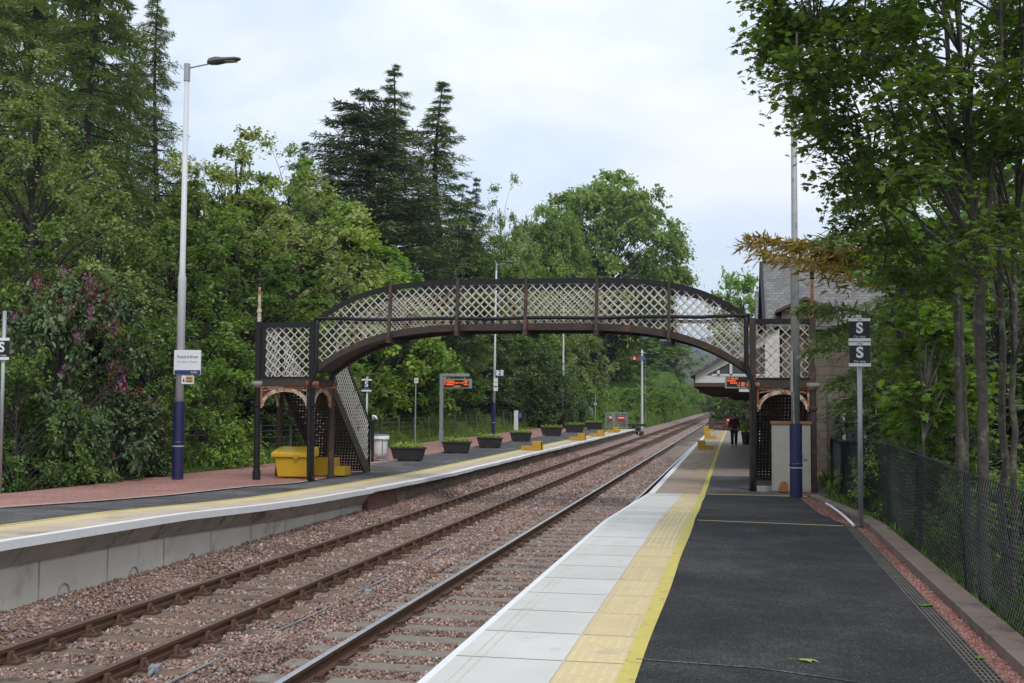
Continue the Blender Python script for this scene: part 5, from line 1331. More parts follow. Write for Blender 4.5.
# ------------------------------------------------------------------ fences
fr = thing('chain_link_fence', 'dark green chain link fence behind the kerb on the right', 'fence', (2.12, 14, .5))
fy0, fy1 = 4.2, 30.0
fxx = lambda y: lin(y, [0, 20, 30], [2.10, 2.10, 2.30]); fz0 = lambda y: zR(min(y, 27))+.0; fz1 = lambda y: zR(min(y, 27))+lin(y, [4, 9, 24], [1.05, 1.08, 1.26])
mb = MB(); n = 0
lattice(mb, lambda a, z, k: (fxx(a)+.004*k+.03*math.sin(a*1.1+z*2), a, z), fy0, fy1, fz0, fz1, pitch=.085, w=.005, th=.005, up=(1, 0, 0)); mb.build('wire_mesh', 'mesh_green', fr, world=True)
mb = MB(); 
for f in (fz1, lambda y: fz0(y)+.55): mb.tube([(fxx(y), y, f(y)-.01) for y in np.linspace(fy0, fy1, 30)], .005, 5)
mb.build('line_wire', 'mesh_green', fr, world=True)
for i, y in enumerate((8.9, 11.7, 14.6, 17.5, 20.4, 23.3, 26.2, 29.1)):
    mb = MB(); mb.box(fxx(y)+.02, fxx(y)+.07, y-.025, y+.025, fz0(y)-.5, fz1(y)+.03); mb.build('post', 'mesh_green', fr, world=True)
wfn = thing('wire_fence', 'low post and wire fence behind the left platform gravel', 'fence', (-15.5, 50, .5))
fx_ = lambda y: bL(y)-1.0
for y in np.arange(26, 98, 3.1):
    z = terrain(fx_(y), y); MB().tube([(fx_(y), y, z-.3), (fx_(y)+.03*math.sin(y), y, z+1.25)], .06, 7).build('post', 'wood_post', wfn, world=True)
mb = MB()
for hz in (.25, .5, .75, .98, 1.18): mb.tube([(fx_(y), y, terrain(fx_(y), y)+hz) for y in np.arange(26, 98, 3.1)], .006, 4, cap=False)
mb.build('wire', 'wire', wfn, world=True)

# ------------------------------------------------------------------ plants
proto('mid', lambda: broadleaf(1, H=9, R=3.6, base=.6, nb=110, tw=13, lf=15, ls=.17, mat='leaf_mid', bs=.22))
proto('mid2', lambda: broadleaf(2, H=11, R=3.6, base=1.0, nb=110, tw=13, lf=14, ls=.20, mat='leaf_mid', bs=.22, flat=.5))
proto('bright', lambda: broadleaf(3, H=9, R=3.2, base=.5, nb=110, tw=12, lf=15, ls=.20, mat='leaf_bright', bs=.22, profile=.75, top=.45))
proto('bush', lambda: broadleaf(4, H=4.5, R=2.4, base=0.0, nb=90, tw=12, lf=14, ls=.13, mat='leaf_mid', bs=.26, top=.35, name='shrub'))
proto('bushb', lambda: broadleaf(5, H=4.5, R=2.4, base=0.0, nb=80, tw=12, lf=13, ls=.16, mat='leaf_bright', bs=.26, top=.35, name='shrub'))
proto('birch', lambda: broadleaf(6, H=13, R=3.4, base=2.0, nb=130, tw=10, lf=14, ls=.15, mat='leaf_birch', bs=.24, hang=.75, flat=.6, shell=.25, profile=.8, name='birch_tree'))
proto('airy', lambda: broadleaf(7, H=12, R=4.5, base=1.0, nb=190, tw=11, lf=13, ls=.18, mat='leaf_birch', bs=.20, flat=.5, shell=.3))
proto('oak', lambda: broadleaf(8, H=16, R=8.5, base=3.5, nb=330, tw=14, lf=14, ls=.36, mat='leaf_olive', bs=.16, top=.58, shell=.5, flat=.6, name='oak_tree'))
proto('dark', lambda: broadleaf(9, H=10, R=3.8, base=.5, nb=110, tw=12, lf=14, ls=.22, mat='leaf_dark', bs=.24))
proto('far', lambda: broadleaf(10, H=10, R=4.2, base=.3, nb=90, tw=10, lf=10, ls=.38, mat='leaf_mid', bs=.26))
proto('farb', lambda: broadleaf(12, H=10, R=4.2, base=.2, nb=90, tw=10, lf=10, ls=.38, mat='leaf_bright', bs=.26))
proto('larch', lambda: conifer(21, H=20, R=4.2, base=1.5, levels=36, per=6, pts=10, mat='needle_larch', sl=.30, droop=.5, rise=.12, curl=.7, dens=8, hang=1.0, gap=.12, prof=.8, name='larch_tree'))
proto('larch2', lambda: conifer(22, H=20, R=3.6, base=2, levels=52, per=5, pts=9, mat='needle_larch', sl=.25, droop=.30, rise=.10, curl=.75, dens=8, hang=1.5, gap=.20, prof=.95, irregular=.55, side=.24, name='larch_tree'))
proto('pine', lambda: conifer(23, H=18, R=4.2, base=1.0, levels=56, per=7, pts=9, mat='needle_pine', bark='bark_pine', sl=.27, droop=.22, rise=.30, curl=.35, dens=10, hang=.5, prof=.58, irregular=.4, side=.36, gap=.03, name='pine_tree'))
proto('spruce', lambda: conifer(24, H=14, R=2.8, base=.5, levels=44, per=5, pts=7, mat='needle_pine', sl=.27, droop=.3, rise=.15, curl=.35, dens=8, hang=.8, prof=.95, irregular=.4, name='spruce_tree'))
proto('cypress', lambda: broadleaf(25, H=8, R=2.6, base=-.2, nb=150, tw=14, lf=14, ls=.24, mat='needle_cypress', shape='spray', bs=.24, hang=-.9, flat=1.4, top=.35, profile=.55, name='cypress_tree', vein=2.0))
proto('willow', lambda: broadleaf(26, H=12, R=5, base=1, nb=110, tw=11, lf=12, ls=.32, mat='leaf_birch', bs=.24, hang=.8))
def rhodo():
    t = broadleaf(30, H=4.4, R=2.2, base=0, nb=110, tw=11, lf=13, ls=.17, mat='leaf_rhodo', shape='oval', bs=.25, top=.4, name='rhododendron_shrub')
    r = np.random.default_rng(5); N = 22; d = unit(r.normal(size=(N, 3))); d[:, 2] = np.abs(d[:, 2])*.9
    c = d*np.array([2.25, 2.25, 2.35])+np.array([0, 0, 2.1]); M_ = 26
    P = c[:, None, :]+r.normal(size=(N, M_, 3))*.075
    leaf_cloud('blossom', P.reshape(-1, 3), r.normal(size=(N*M_, 3))+np.array([0, 0, .6]), r.uniform(.05, .09, N*M_), r.uniform(0, 1, N*M_), 'petal', 'rhomb', r, t)
    N = 45; d = unit(r.normal(size=(N, 3))); c = d*np.array([2.2, 2.2, 2.2])+np.array([0, 0, 2.1]); M_ = 16
    P = c[:, None, :]+r.normal(size=(N, M_, 3))*.11
    leaf_cloud('young_leaves', P.reshape(-1, 3), r.normal(size=(N*M_, 3))+np.array([0, 0, .6]), r.uniform(.08, .15, N*M_), r.uniform(0, 1, N*M_), 'leaf_red', 'oval', r, t)
    return t
proto('rhodo', rhodo)
G1 = 'trees and shrubs on the bank behind the left platform'
L_ = [
 # key, px, dist, topy, width px, label, category
 ('larch', -20, 40, -190, 260, 'tall dark larch filling the top left corner of the view', 'tree'),
 ('larch', 85, 47, -150, 230, 'tall drooping larch behind the pale birch, left of the lamp post', 'tree'),
 ('larch2', 150, 52, -70, 130, 'slim larch with sky showing on its right, left of the tall lamp post', 'tree'),
 ('larch', 20, 55, -200, 300, 'dark larch standing farthest back in the top left corner', 'tree'),
 ('birch', 35, 34, 55, 190, 'pale green birch in front of the dark larches at the far left', 'tree'),
 ('birch', 100, 38, 150, 150, 'smaller pale green birch between the far left birch and the lamp post', 'tree'),
 ('mid', -10, 31, 215, 190, 'dense green tree at the very left edge above the S sign', 'tree'),
 ('rhodo', 62, 27.5, 262, 125, 'large dark rhododendron dotted with purple blossom at the left', 'shrub'),
 ('rhodo', 118, 29.0, 382, 90, 'low rhododendron with reddish leaves left of the tall lamp post', 'shrub'),
 ('bush', 15, 26.5, 355, 130, 'dense green shrub behind the leftmost S sign', 'shrub'),
 ('bush', 52, 27.0, 400, 90, 'low dark green shrub below the large rhododendron', 'shrub'),
 ('mid', 170, 36, 215, 190, 'leafy green tree directly behind the station name board', 'tree'),
 ('bushb', 205, 33.5, 345, 100, 'bright green shrub right of the blue lamp post sleeve', 'shrub'),
 ('mid', 150, 33, 320, 110, 'rounded green shrub tree left of the station name board', 'shrub'),
 ('mid2', 245, 43, 225, 170, 'green tree behind the left landing of the footbridge', 'tree'),
 ('airy', 230, 52, 118, 220, 'airy grey green tree with bare twigs right of the tall lamp post', 'tree'),
 ('airy', 285, 62, 138, 170, 'airy pale tree beneath the small pines right of the lamp post', 'tree'),
 ('mid2', 195, 50, 165, 120, 'mid green tree just right of the tall lamp post pole', 'tree'),
 ('mid2', 215, 58, 150, 130, 'green tree on the skyline right of the tall lamp post', 'tree'),
 ('mid2', 262, 66, 158, 120, 'green tree on the skyline above the left landing of the bridge', 'tree'),
 ('bright', 305, 70, 158, 130, 'pale green tree on the skyline below the small dark conifers', 'tree'),
 ('far', 15, 75, -40, 190, 'shaded tree filling the back of the top left corner', 'tree'),
 ('larch', 118, 62, -10, 140, 'shaded larch behind the slim larch at the left', 'tree'),
 ('spruce', 298, 88, 136, 84, 'small dark pine top at the skyline, left one of two', 'tree'),
 ('spruce', 326, 92, 132, 74, 'small dark spruce top just left of the big dark pine', 'tree'),
 ('bright', 350, 46, 206, 165, 'bright green cone shaped tree above the left end of the bridge arch', 'tree'),
 ('bright', 395, 52, 250, 110, 'smaller bright green tree right of the bright cone shaped tree', 'tree'),
 ('pine', 366, 78, 82, 230, 'big dense dark pine on the skyline', 'tree'),
 ('larch2', 388, 92, 54, 190, 'larch top rising just behind the big dark pine', 'tree'),
 ('larch2', 438, 84, 66, 200, 'tall open larch with tiered branches against the sky', 'tree'),
 ('larch', 418, 82, 150, 150, 'drooping larch below the tall open larch', 'tree'),
 ('larch', 462, 88, 178, 130, 'dark larch left of the second lamp post', 'tree'),
 ('spruce', 474, 96, 172, 80, 'small pointed spruce right of the tall open larch', 'tree'),
 ('airy', 500, 90, 172, 95, 'thin birch with bare upper twigs on the skyline', 'tree'),
 ('mid2', 470, 74, 232, 110, 'mid green tree behind the second lamp post top', 'tree'),
 ('mid2', 420, 60, 262, 120, 'green tree seen over the crown of the bridge arch', 'tree'),
 ('oak', 605, 165, 178, 160, 'broad round yellow green tree, largest above the bridge', 'tree'),
 ('oak', 545, 128, 212, 100, 'smaller yellow green tree left of the broad round tree', 'tree'),
 ('far', 515, 112, 250, 90, 'shaded green tree filling the gap left of the round trees', 'tree'),
 ('dark', 655, 290, 300, 60, 'shaded tree under the right side of the broad round tree', 'tree'),
 ('mid', 330, 40, 330, 110, 'shaded green tree behind the left staircase', 'tree'),
 ('mid', 285, 38, 310, 110, 'dark green tree seen through the left landing lattice', 'tree'),
 ('dark', 258, 41, 345, 100, 'dark shrub tree behind the grit bin and left columns', 'tree'),
 ('mid', 395, 50, 318, 120, 'green tree behind the slim grey pole and first planter', 'tree'),
 ('mid2', 440, 60, 305, 120, 'shaded green tree behind the departure board gantry', 'tree'),
 ('dark', 478, 68, 320, 90, 'dark tree left of the second lamp post', 'tree'),
 ('mid2', 515, 84, 318, 100, 'grey green tree right of the second lamp post', 'tree'),
 ('dark', 530, 92, 345, 70, 'shaded tree left of the dark cypress', 'tree'),
 ('cypress', 548, 98, 350, 54, 'dark pointed cypress at the back of the left platform', 'tree'),
 ('cypress', 568, 100, 378, 32, 'smaller dark cypress touching the right side of the pointed cypress', 'tree'),
 ('willow', 578, 112, 318, 66, 'pale grey green tree right of the dark cypress', 'tree'),
 ('bushb', 590, 106, 380, 44, 'bright green shrub behind the farthest planter', 'shrub'),
 ('bush', 566, 100, 395, 50, 'green shrub behind the small equipment cabinet', 'shrub'),
 ('dark', 605, 300, 300, 90, 'dark tree under the broad round tree, seen beneath the bridge', 'tree'),
 ('farb', 640, 230, 358, 30, 'small round bright tree behind the signal post', 'tree'),
 ('willow', 677, 290, 335, 46, 'pale weeping tree beneath the right half of the arch', 'tree'),
 ('willow', 652, 300, 340, 42, 'pale tree left of the weeping tree beyond the field', 'tree'),
 ('far', 712, 380, 374, 34, 'distant green tree right of the weeping tree', 'tree'),
 ('far', 738, 300, 368, 40, 'distant dark tree directly left of the canopy', 'tree'),
 ('farb', 745, 150, 268, 70, 'green tree on the skyline between the bridge and the slate roof', 'tree'),
 ('farb', 775, 160, 285, 70, 'green tree behind the slate roof', 'tree'),
]
for key, px, d, ty, w, lb, cat in L_:
    tpx(key, px, d, ty, w, lb, cat, group=None)
# bushes along the line beyond the platforms
HL = ['nearest', 'second', 'third', 'fourth', 'fifth', 'sixth', 'seventh', 'eighth', 'ninth', 'tenth', 'eleventh', 'twelfth', 'thirteenth', 'fourteenth', 'fifteenth', 'sixteenth', 'seventeenth', 'eighteenth']
for i in range(18):
    y = 121+i*17+(i % 3)*2; x = -11.9-(i % 2)*.9+curve_x(y)
    place('farb' if i % 3 else 'bushb', x, y, terrain(x, y)-.4, H=2.9+(i*7 % 5)*.35, W=4.2+(i*3 % 4)*.4, label='bright green bush on the left bank beside the line, %s from the camera' % HL[i], cat='bush', group='bushes on the left bank beyond the platforms')
for i, (px, d, ty, w, key) in enumerate(((728, 104, 385, 36, 'dark'), (745, 100, 380, 40, 'dark'), (738, 125, 392, 30, 'far'), (755, 110, 370, 40, 'dark'), (722, 150, 398, 16, 'far'), (719, 200, 399, 14, 'far'))):
    tpx(key, px, d, ty, w, ('dark bush beyond the end of the right platform, %s from the left' % ['fourth', 'fifth', 'second from the back', 'rightmost', 'second', 'first'][i]), 'bush', group='dark bushes beyond the right platform')
for i in range(16):   # the wood behind, along the hillside
    d = 95+i*7; px = 20+i*38
    tpx(['spruce', 'far', 'larch', 'far'][i % 4], px, d, 300-(i % 5)*16-max(0, (9-i))*12, 150, 'shaded tree deep in the wood behind the left bank, %s from the left' % (HL[i] if i else 'first'), 'tree', group='trees deep in the wood behind the left bank')

# ------------------------------------------------------------------ right hand wood
R_ = [
 ('larch', 905, 29, 150, 160, 'drooping larch in front of the slate roof on the right', 'tree'),
 ('spruce', 940, 24, 210, 170, 'dark conifer behind the twin S signs', 'tree'),
 ('larch', 990, 31, 130, 220, 'dark larch behind the birch like trunks at the right', 'tree'),
 ('dark', 930, 31, 300, 160, 'shaded tree by the building behind the twin S signs', 'tree'),
 ('dark', 1000, 26, 250, 260, 'shaded tree behind the chain link fence at the right edge', 'tree'),
 ('mid2', 1040, 38, 150, 260, 'tall green tree at the back of the right edge', 'tree'),
 ('mid2', 930, 46, 200, 190, 'tall green tree behind the larch on the right', 'tree'),
 ('spruce', 1080, 34, 160, 240, 'dark conifer just beyond the right edge', 'tree'),
 ('far', 890, 70, 215, 120, 'tree behind the station building roof', 'tree'),
 ('far', 1010, 60, 170, 240, 'large tree deep in the wood on the right', 'tree'),
 ('dark', 960, 38, 330, 240, 'dark undergrowth tree behind the fence middle', 'tree'),
 ('bush', 888, 21.5, 440, 60, 'dark shrub behind the fence next to the twin S sign post', 'shrub'),
 ('bush', 925, 18, 430, 130, 'shrub behind the fence middle', 'shrub'),
 ('bush', 1010, 14.5, 470, 190, 'shrub behind the fence at the right edge', 'shrub'),
 ('bushb', 845, 25.0, 462, 26, 'small weed clump at the end of the chain link fence', 'shrub'),
]
for key, px, d, ty, w, lb, cat in R_: tpx(key, px, d, ty, w, lb, cat, sink=.2)
# broad leaved trees leaning over the platform
def hand_tree(name, label, base, stems, boughs, seed, mat='maple_leaf', ls=.12, per=230, rr=.55, bark='bark'):
    r = np.random.default_rng(seed); bz = np.array([base[0], base[1], terrain(base[0], base[1])])
    t = thing(name, label, 'tree', tuple(bz))
    segs = []; allp = []
    for pts, r0 in stems:
        P = [np.array(p) for p in pts]; Q = []
        for i in range(len(P)-1):
            for k in range(5): Q.append(P[i]*(1-k/5)+P[i+1]*(k/5)+r.normal(size=3)*.012)
        Q.append(P[-1]); Q = [np.array([P[0][0], P[0][1], bz[2]-.4])]+Q
        n = len(Q); segs.append(([tuple(q-bz) for q in Q], [r0*(1-.75*i/n) for i in range(n)])); allp += [(q, r0*(1-.75*i/n)) for i, q in enumerate(Q)]
    B = np.array(boughs); Ps, Ns, Ds, Ts, Ss = [], [], [], [], []
    for c in B:
        c = np.array(c); best = min(allp, key=lambda q: np.linalg.norm(q[0]-(c-np.array([0, 0, .9]))))
        if best[0][2] < 2.0: best = min([q for q in allp if q[0][2] >= 2.0], key=lambda q: np.linalg.norm(q[0]-c))
        mid = (best[0]+c)/2+np.array([0, 0, .25])+r.normal(size=3)*.12
        segs.append(([tuple(best[0]-bz), tuple(mid-bz), tuple(c-bz)], [min(best[1]*.6, .035), .014, .006]))
        for k in range(12):
            dv = unit(r.normal(size=3)*np.array([1, 1, .45])); L = rr*r.uniform(.5, 1.3); m_ = per//12
            s = r.uniform(.15, 1, m_); P = c[None]+dv[None]*(L*s)[:, None]+r.normal(size=(m_, 3))*.06; P[:, 2] -= .25*L*s**2
            Ps.append(P-bz); Ds.append(dv[None]+r.normal(size=(m_, 3))*.7); Ns.append(np.array([0, 0, 1.])[None]+r.normal(size=(m_, 3))*.42)
            Ts.append(np.clip(.4+r.normal()*.15+r.normal(size=m_)*.16, 0, 1)); Ss.append(ls*r.uniform(.55, 1.25, m_))
            segs.append(([tuple(c-bz), tuple(c+dv*L*.5-bz+np.array([0, 0, .02])), tuple(c+dv*L-bz-np.array([0, 0, .2*L]))], [.008, .006, .003]))
    leaf_cloud('crown', np.concatenate(Ps), np.concatenate(Ns), np.concatenate(Ss), np.concatenate(Ts), mat, 'maple', r, t, np.concatenate(Ds))
    tubes_obj('trunk', segs, bark, t, 7)
    return t
def at3(px, py, d): return tuple(atd(px, py, d))
rb = np.random.default_rng(77)
def lowbound(px): return float(np.interp(px, [725, 745, 775, 800, 840, 880, 930, 1030], [25, 75, 250, 255, 235, 265, 300, 330]))
bA, bB, bC = [], [], []
while len(bA)+len(bB)+len(bC) < 118:
    px = rb.uniform(775, 1060); py = rb.uniform(-110, 320)
    if py > lowbound(px-25)-45: continue
    if px < 790 and rb.random() < .35: continue
    if abs(px-800) < 34 and py > 130: continue
    if py > 170 and px > 850 and rb.random() < .35: continue
    d = rb.uniform(10.5, 15.5) if px > 850 else rb.uniform(11.5, 14.5)
    c = at3(px, py, d)
    (bA if px < 870 else bB if px < 965 else bC).append(c)
edge = [(737, 22), (733, 52), (745, 68), (752, 40), (765, 92), (773, 118), (781, 142), (778, 172), (784, 205), (792, 232), (776, 228), (800, 262), (828, 240), (850, 262), (842, 210), (870, 292), (895, 300), (815, 180), (760, 60), (800, 150), (835, 170)]
bA += [at3(a+38, b-18, 12.6+(i % 3)*.4) for i, (a, b) in enumerate(edge) if not (b > 150 and a < 805)]
bx_, by_ = atd(950, 500, 15.5)[:2]
hand_tree('sycamore_tree', 'leafy tree arching over the platform in front of the right lamp post', (bx_, by_), [([at3(966, 500, 15.5), at3(962, 380, 15.3), at3(955, 200, 15), at3(948, 60, 14.6), at3(938, -90, 14.4)], .07), ([at3(955, 200, 15), at3(915, 110, 14.4), at3(860, 70, 13.6), at3(815, 35, 13.2)], .04), ([at3(958, 250, 15), at3(900, 205, 14.2), at3(868, 195, 13.6)], .03)], bA, 1, ls=.082, rr=.48, per=250)
bx_, by_ = atd(984, 560, 11.8)[:2]
hand_tree('sycamore_tree', 'leafy tree with the thickest pale trunk behind the fence at the right', (bx_, by_), [([at3(984, 560, 11.8), at3(983, 430, 11.8), at3(978, 280, 11.8), at3(966, 130, 11.9), at3(955, -60, 12)], .07), ([at3(980, 310, 11.8), at3(992, 180, 12), at3(1000, 40, 12.2), at3(1005, -80, 12.3)], .045)], bB, 2, ls=.082, rr=.52, per=240)
bx_, by_ = atd(1006, 560, 12.6)[:2]
hand_tree('sycamore_tree', 'leafy tree with twin slim trunks at the right edge', (bx_, by_), [([at3(1003, 560, 12.6), at3(1002, 400, 12.6), at3(1000, 250, 12.6), at3(1008, 100, 12.6), at3(1000, -60, 12.6)], .048), ([at3(1014, 560, 12.4), at3(1013, 400, 12.4), at3(1015, 230, 12.4), at3(1022, 60, 12.4), at3(1030, -60, 12.5)], .042)], bC, 3, ls=.082, rr=.52, per=240)
uB = [at3(rb.uniform(900, 975), rb.uniform(300, 440), rb.uniform(17, 19)) for _ in range(26)]
bx_, by_ = atd(925, 500, 17)[:2]
hand_tree('young_maple', 'young bright green maple between the twin S signs and the trunks', (bx_, by_), [([at3(925, 500, 17), at3(922, 400, 17), at3(915, 280, 16.5)], .03)], uB, 4, mat='maple_bright', ls=.14, per=130, rr=.5)
uB = [at3(rb.uniform(890, 1000), rb.uniform(190, 310), rb.uniform(18, 21)) for _ in range(20)]
bx_, by_ = atd(905, 500, 21)[:2]
hand_tree('young_maple', 'pale green maple behind the leaning sycamores', (bx_, by_), [([at3(905, 500, 20), at3(900, 400, 20), at3(905, 200, 19)], .05)], uB, 5, mat='maple_bright', ls=.16, per=120, rr=.7)
# golden larch branch hanging over the bridge end
gb = bpy.data.objects.new('larch_tree', None); COL.objects.link(gb); b0 = atd(905, 500, 22); gb.location = (b0[0], b0[1], terrain(b0[0], b0[1])); gb['label'] = 'larch with a golden brown branch reaching over the right stair tower'; gb['category'] = 'tree'
o0 = np.array(gb.location); segs = [([tuple(np.array([b0[0], b0[1], o0[2]-.4])-o0), tuple(np.array(at3(903, 300, 22))-o0), tuple(np.array(at3(900, 60, 22))-o0)], [.13, .10, .04])]
r = np.random.default_rng(9); sets = {'needle_gold': [[], [], []], 'needle_larch': [[], [], []]}
brs = [ ((903, 250), (860, 250), (826, 262), 'needle_larch'), ((903, 315), (855, 318), (822, 335), 'needle_larch'), ((903, 280), (845, 236), (745, 243), 'needle_gold'), ((903, 285), (830, 246), (752, 236), 'needle_gold'), ((903, 300), (835, 262), (760, 252), 'needle_gold'), ((903, 262), (850, 240), (795, 245), 'needle_gold'), ((903, 330), (850, 300), (800, 308), 'needle_larch'), ((903, 350), (850, 330), (812, 350), 'needle_larch'),
       ((903, 240), (860, 225), (822, 240), 'needle_larch'), ((903, 300), (930, 270), (960, 290), 'needle_larch'), ((903, 250), (940, 240), (970, 260), 'needle_larch'), ((903, 380), (870, 360), (835, 385), 'needle_larch'), ((903, 400), (880, 380), (850, 405), 'needle_larch'), ((903, 200), (870, 190), (842, 205), 'needle_larch'), ((903, 370), (930, 350), (955, 370), 'needle_larch')]
for i, (a, b, c, mt) in enumerate(brs):
    d0 = 22; d2 = 22+r.uniform(-2.2, .8)
    A_, B_, C_ = np.array(at3(*a, d0)), np.array(at3(*b, (d0+d2)/2)), np.array(at3(*c, d2))
    bez = lambda q: A_*(1-q)**2+2*B_*q*(1-q)+C_*q*q
    segs.append(([tuple(bez(q)-o0) for q in np.linspace(0, 1, 8)], list(np.linspace(.03, .006, 8))))
    for q in np.linspace(.18, 1, 34):
        pb = bez(q); ax = unit(bez(min(1, q+.02))-bez(q-.02))
        for sg in (-1, 1):
            side = unit(np.cross(ax, np.array([0, 0, 1.]))*sg+ax*.8); L = (.75*(1.1-q)+.12)*r.uniform(.5, 1.2)
            m_ = 10; s = r.uniform(0, 1, m_); P = pb+side[None]*(L*s)[:, None]+r.normal(size=(m_, 3))*.03; P[:, 2] -= .45*L*s**2
            S_ = sets[mt]; S_[0].append(P-o0); S_[1].append(side[None]+np.array([0, 0, -.7])*s[:, None]+r.normal(size=(m_, 3))*.4); S_[2].append(r.normal(size=(m_, 3))*.6+np.array([0, 0, 1.]))
for mt, S_ in sets.items():
    P = np.concatenate(S_[0]); leaf_cloud('golden_branch' if mt == 'needle_gold' else 'crown', P, np.concatenate(S_[2]), r.uniform(.12, .24, len(P)), r.uniform(0, 1, len(P)), mt, 'needle', r, gb, np.concatenate(S_[1]))
tubes_obj('trunk', segs, 'bark_dark', gb, 6)

# ------------------------------------------------------------------ grass and undergrowth
r = np.random.default_rng(40)
def blades(name, X, Y, H, mat, label, wid=.02, lean=.35, zf=terrain):
    N = len(X); Z = np.array([zf(x, y) for x, y in zip(X, Y)])-.03
    az = r.uniform(0, 2*PI, N); tx, ty = np.cos(az), np.sin(az); ln = H*lean*r.uniform(.2, 1.3, N); la = r.uniform(0, 2*PI, N)
    W = wid*r.uniform(.6, 1.4, N)
    b = np.stack([X, Y, Z], 1); t3 = np.stack([tx, ty, 0*tx], 1)
    m1 = b+np.stack([np.cos(la)*ln*.35, np.sin(la)*ln*.35, H*.6], 1); tp = b+np.stack([np.cos(la)*ln, np.sin(la)*ln, H], 1)
    V = np.stack([b-t3*W[:, None], b+t3*W[:, None], m1+t3*W[:, None]*.8, tp, m1-t3*W[:, None]*.8], 1)
    loops = (np.array([0, 1, 2, 3, 4])[None]+(np.arange(N)*5)[:, None]).ravel()
    o = raw_mesh(name, V.reshape(-1, 3), loops, 5, mat, np.repeat(np.clip(r.normal(.5, .25, N), 0, 1), 5))
    tag(o, label, kind='stuff'); return o
N = 90000; Y = 12+88*r.uniform(size=N)**1.4; X = np.array([bL(y) for y in Y])-.12-r.uniform(0, 1, N)**1.6*11
k = np.sin(X*.9+Y*.5)+np.sin(X*.37-Y*.8+2)+.6*np.sin(Y*1.7); H = .22+.20*r.uniform(size=N)+.16*np.clip(k, -1, 2)*(X < np.array([bL(y) for y in Y])-1.0)
H *= np.where(X > np.array([bL(y) for y in Y])-.9, .5, 1.25)
H = np.clip(H, .06, 1.1); k2 = (Y > 29) | (r.uniform(size=N) < .12); X, Y, H = X[k2], Y[k2], H[k2]
blades('grass', X, Y, H, 'grass', 'long bright grass and weeds on the bank behind the wire fence', .022)
N = 30000; Y = r.uniform(100, 330, N); X = -9.8-r.uniform(0, 1, N)**1.3*16; X = X+np.array([curve_x(y) for y in Y])
blades('grass', X, Y, r.uniform(.4, 1.2, N), 'grass', 'rough grass along the left side of the line beyond the platforms', .07)
N = 26000; Y = 4.5+27*r.uniform(size=N)**1.2; X = 2.14+r.uniform(0, 1, N)**1.5*8
blades('undergrowth', X, Y, r.uniform(.10, .6, N), 'maple_leaf', 'dark weeds and ferns behind the chain link fence', .022, .6)
N = 420; Y = r.uniform(12, 26, N); X = np.array([kx(y) for y in Y])+.24+r.uniform(0, .12, N)
blades('weeds', X, Y, r.uniform(.04, .18, N), 'maple_leaf', 'small bright weeds growing behind the kerb', .02, .8, zf=lambda x, y: zR(y)-.02)
N = 60; 
# leaf litter on the ground of the wood
for x, y, lb in ((-9.7, 66, 'weed tuft'),): pass

# ------------------------------------------------------------------ light, sky
SUN_EL, SUN_AZ = math.radians(52), math.radians(152)   # azimuth clockwise from +Y
w = bpy.data.worlds.new('World'); SC.world = w; w.use_nodes = True; nt = w.node_tree; nt.nodes.clear()
out = nt.nodes.new('ShaderNodeOutputWorld'); sky = nt.nodes.new('ShaderNodeTexSky'); sky.sky_type = 'NISHITA'; sky.sun_disc = False
sky.sun_elevation = SUN_EL; sky.sun_rotation = SUN_AZ; sky.air_density = 1.0; sky.dust_density = 1.5
bg1 = nt.nodes.new('ShaderNodeBackground'); bg1.inputs[1].default_value = .13; nt.links.new(sky.outputs[0], bg1.inputs[0])
tc = nt.nodes.new('ShaderNodeTexCoord'); mp = nt.nodes.new('ShaderNodeMapping'); mp.inputs['Scale'].default_value = (1, 1, 2.2); nt.links.new(tc.outputs['Generated'], mp.inputs['Vector'])
n1 = noise(nt, mp.outputs[0], 2.1, 6, .55, .3)
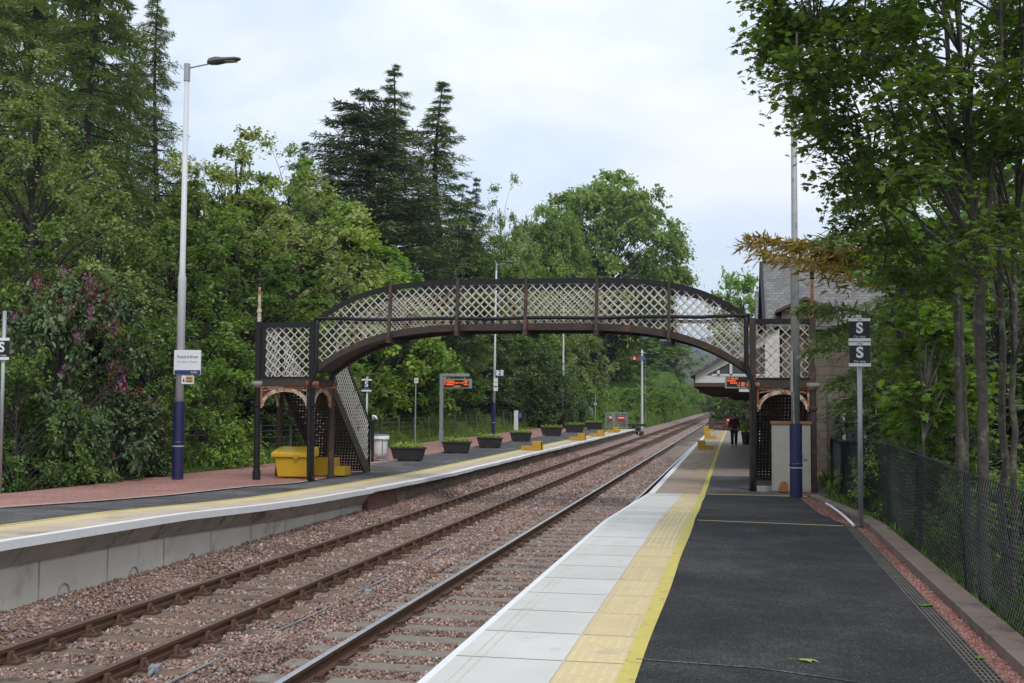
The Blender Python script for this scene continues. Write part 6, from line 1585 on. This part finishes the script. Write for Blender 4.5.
n2 = noise(nt, mp.outputs[0], 3.4, 5, .55, .2)
cc = ramp(nt, n2, [(.32, (.60, .72, .91)), (.5, (.77, .85, .96)), (.68, (.93, .955, .99))])
bg2 = nt.nodes.new('ShaderNodeBackground'); bg2.inputs[1].default_value = 1.0; nt.links.new(cc, bg2.inputs[0])
ms = nt.nodes.new('ShaderNodeMixShader'); f = ramp(nt, n1, [(.34, .72), (.56, 1.0)]); nt.links.new(f, ms.inputs[0]); nt.links.new(bg1.outputs[0], ms.inputs[1]); nt.links.new(bg2.outputs[0], ms.inputs[2]); nt.links.new(ms.outputs[0], out.inputs[0])
sl_ = bpy.data.lights.new('sun', 'SUN'); sl_.energy = 1.3; sl_.angle = math.radians(18); sl_.color = (1, .96, .90)
so_ = bpy.data.objects.new('sun', sl_); COL.objects.link(so_)
dirv = Vector((math.sin(SUN_AZ)*math.cos(SUN_EL), math.cos(SUN_AZ)*math.cos(SUN_EL), math.sin(SUN_EL)))
so_.rotation_euler = dirv.to_track_quat('Z', 'Y').to_euler(); so_.location = (0, -20, 60)

hzm = bpy.data.materials.new('haze'); hzm.use_nodes = True; hn = hzm.node_tree; hn.nodes.clear()
ho = hn.nodes.new('ShaderNodeOutputMaterial'); pv = hn.nodes.new('ShaderNodeVolumePrincipled'); pv.inputs['Color'].default_value = (.62, .76, 1, 1); pv.inputs['Density'].default_value = .0002; pv.inputs['Anisotropy'].default_value = .2
hn.links.new(pv.outputs[0], ho.inputs['Volume']); MATS['haze'] = hzm
o = MB().box(-3600, 3600, -60, 4700, -12, 215).build('haze', 'haze'); tag(o, 'thin bluish summer haze that veils the far hill', kind='stuff')
SC.view_settings.view_transform = 'Standard'; SC.view_settings.look = 'None'; SC.view_settings.exposure = 0.25; SC.view_settings.gamma = 1
SC.render.engine = 'CYCLES'; SC.cycles.max_bounces = 8; SC.cycles.diffuse_bounces = 5; SC.cycles.transmission_bounces = 5; SC.cycles.transparent_max_bounces = 4; SC.cycles.glossy_bounces = 2
SC.cycles.use_denoising = True
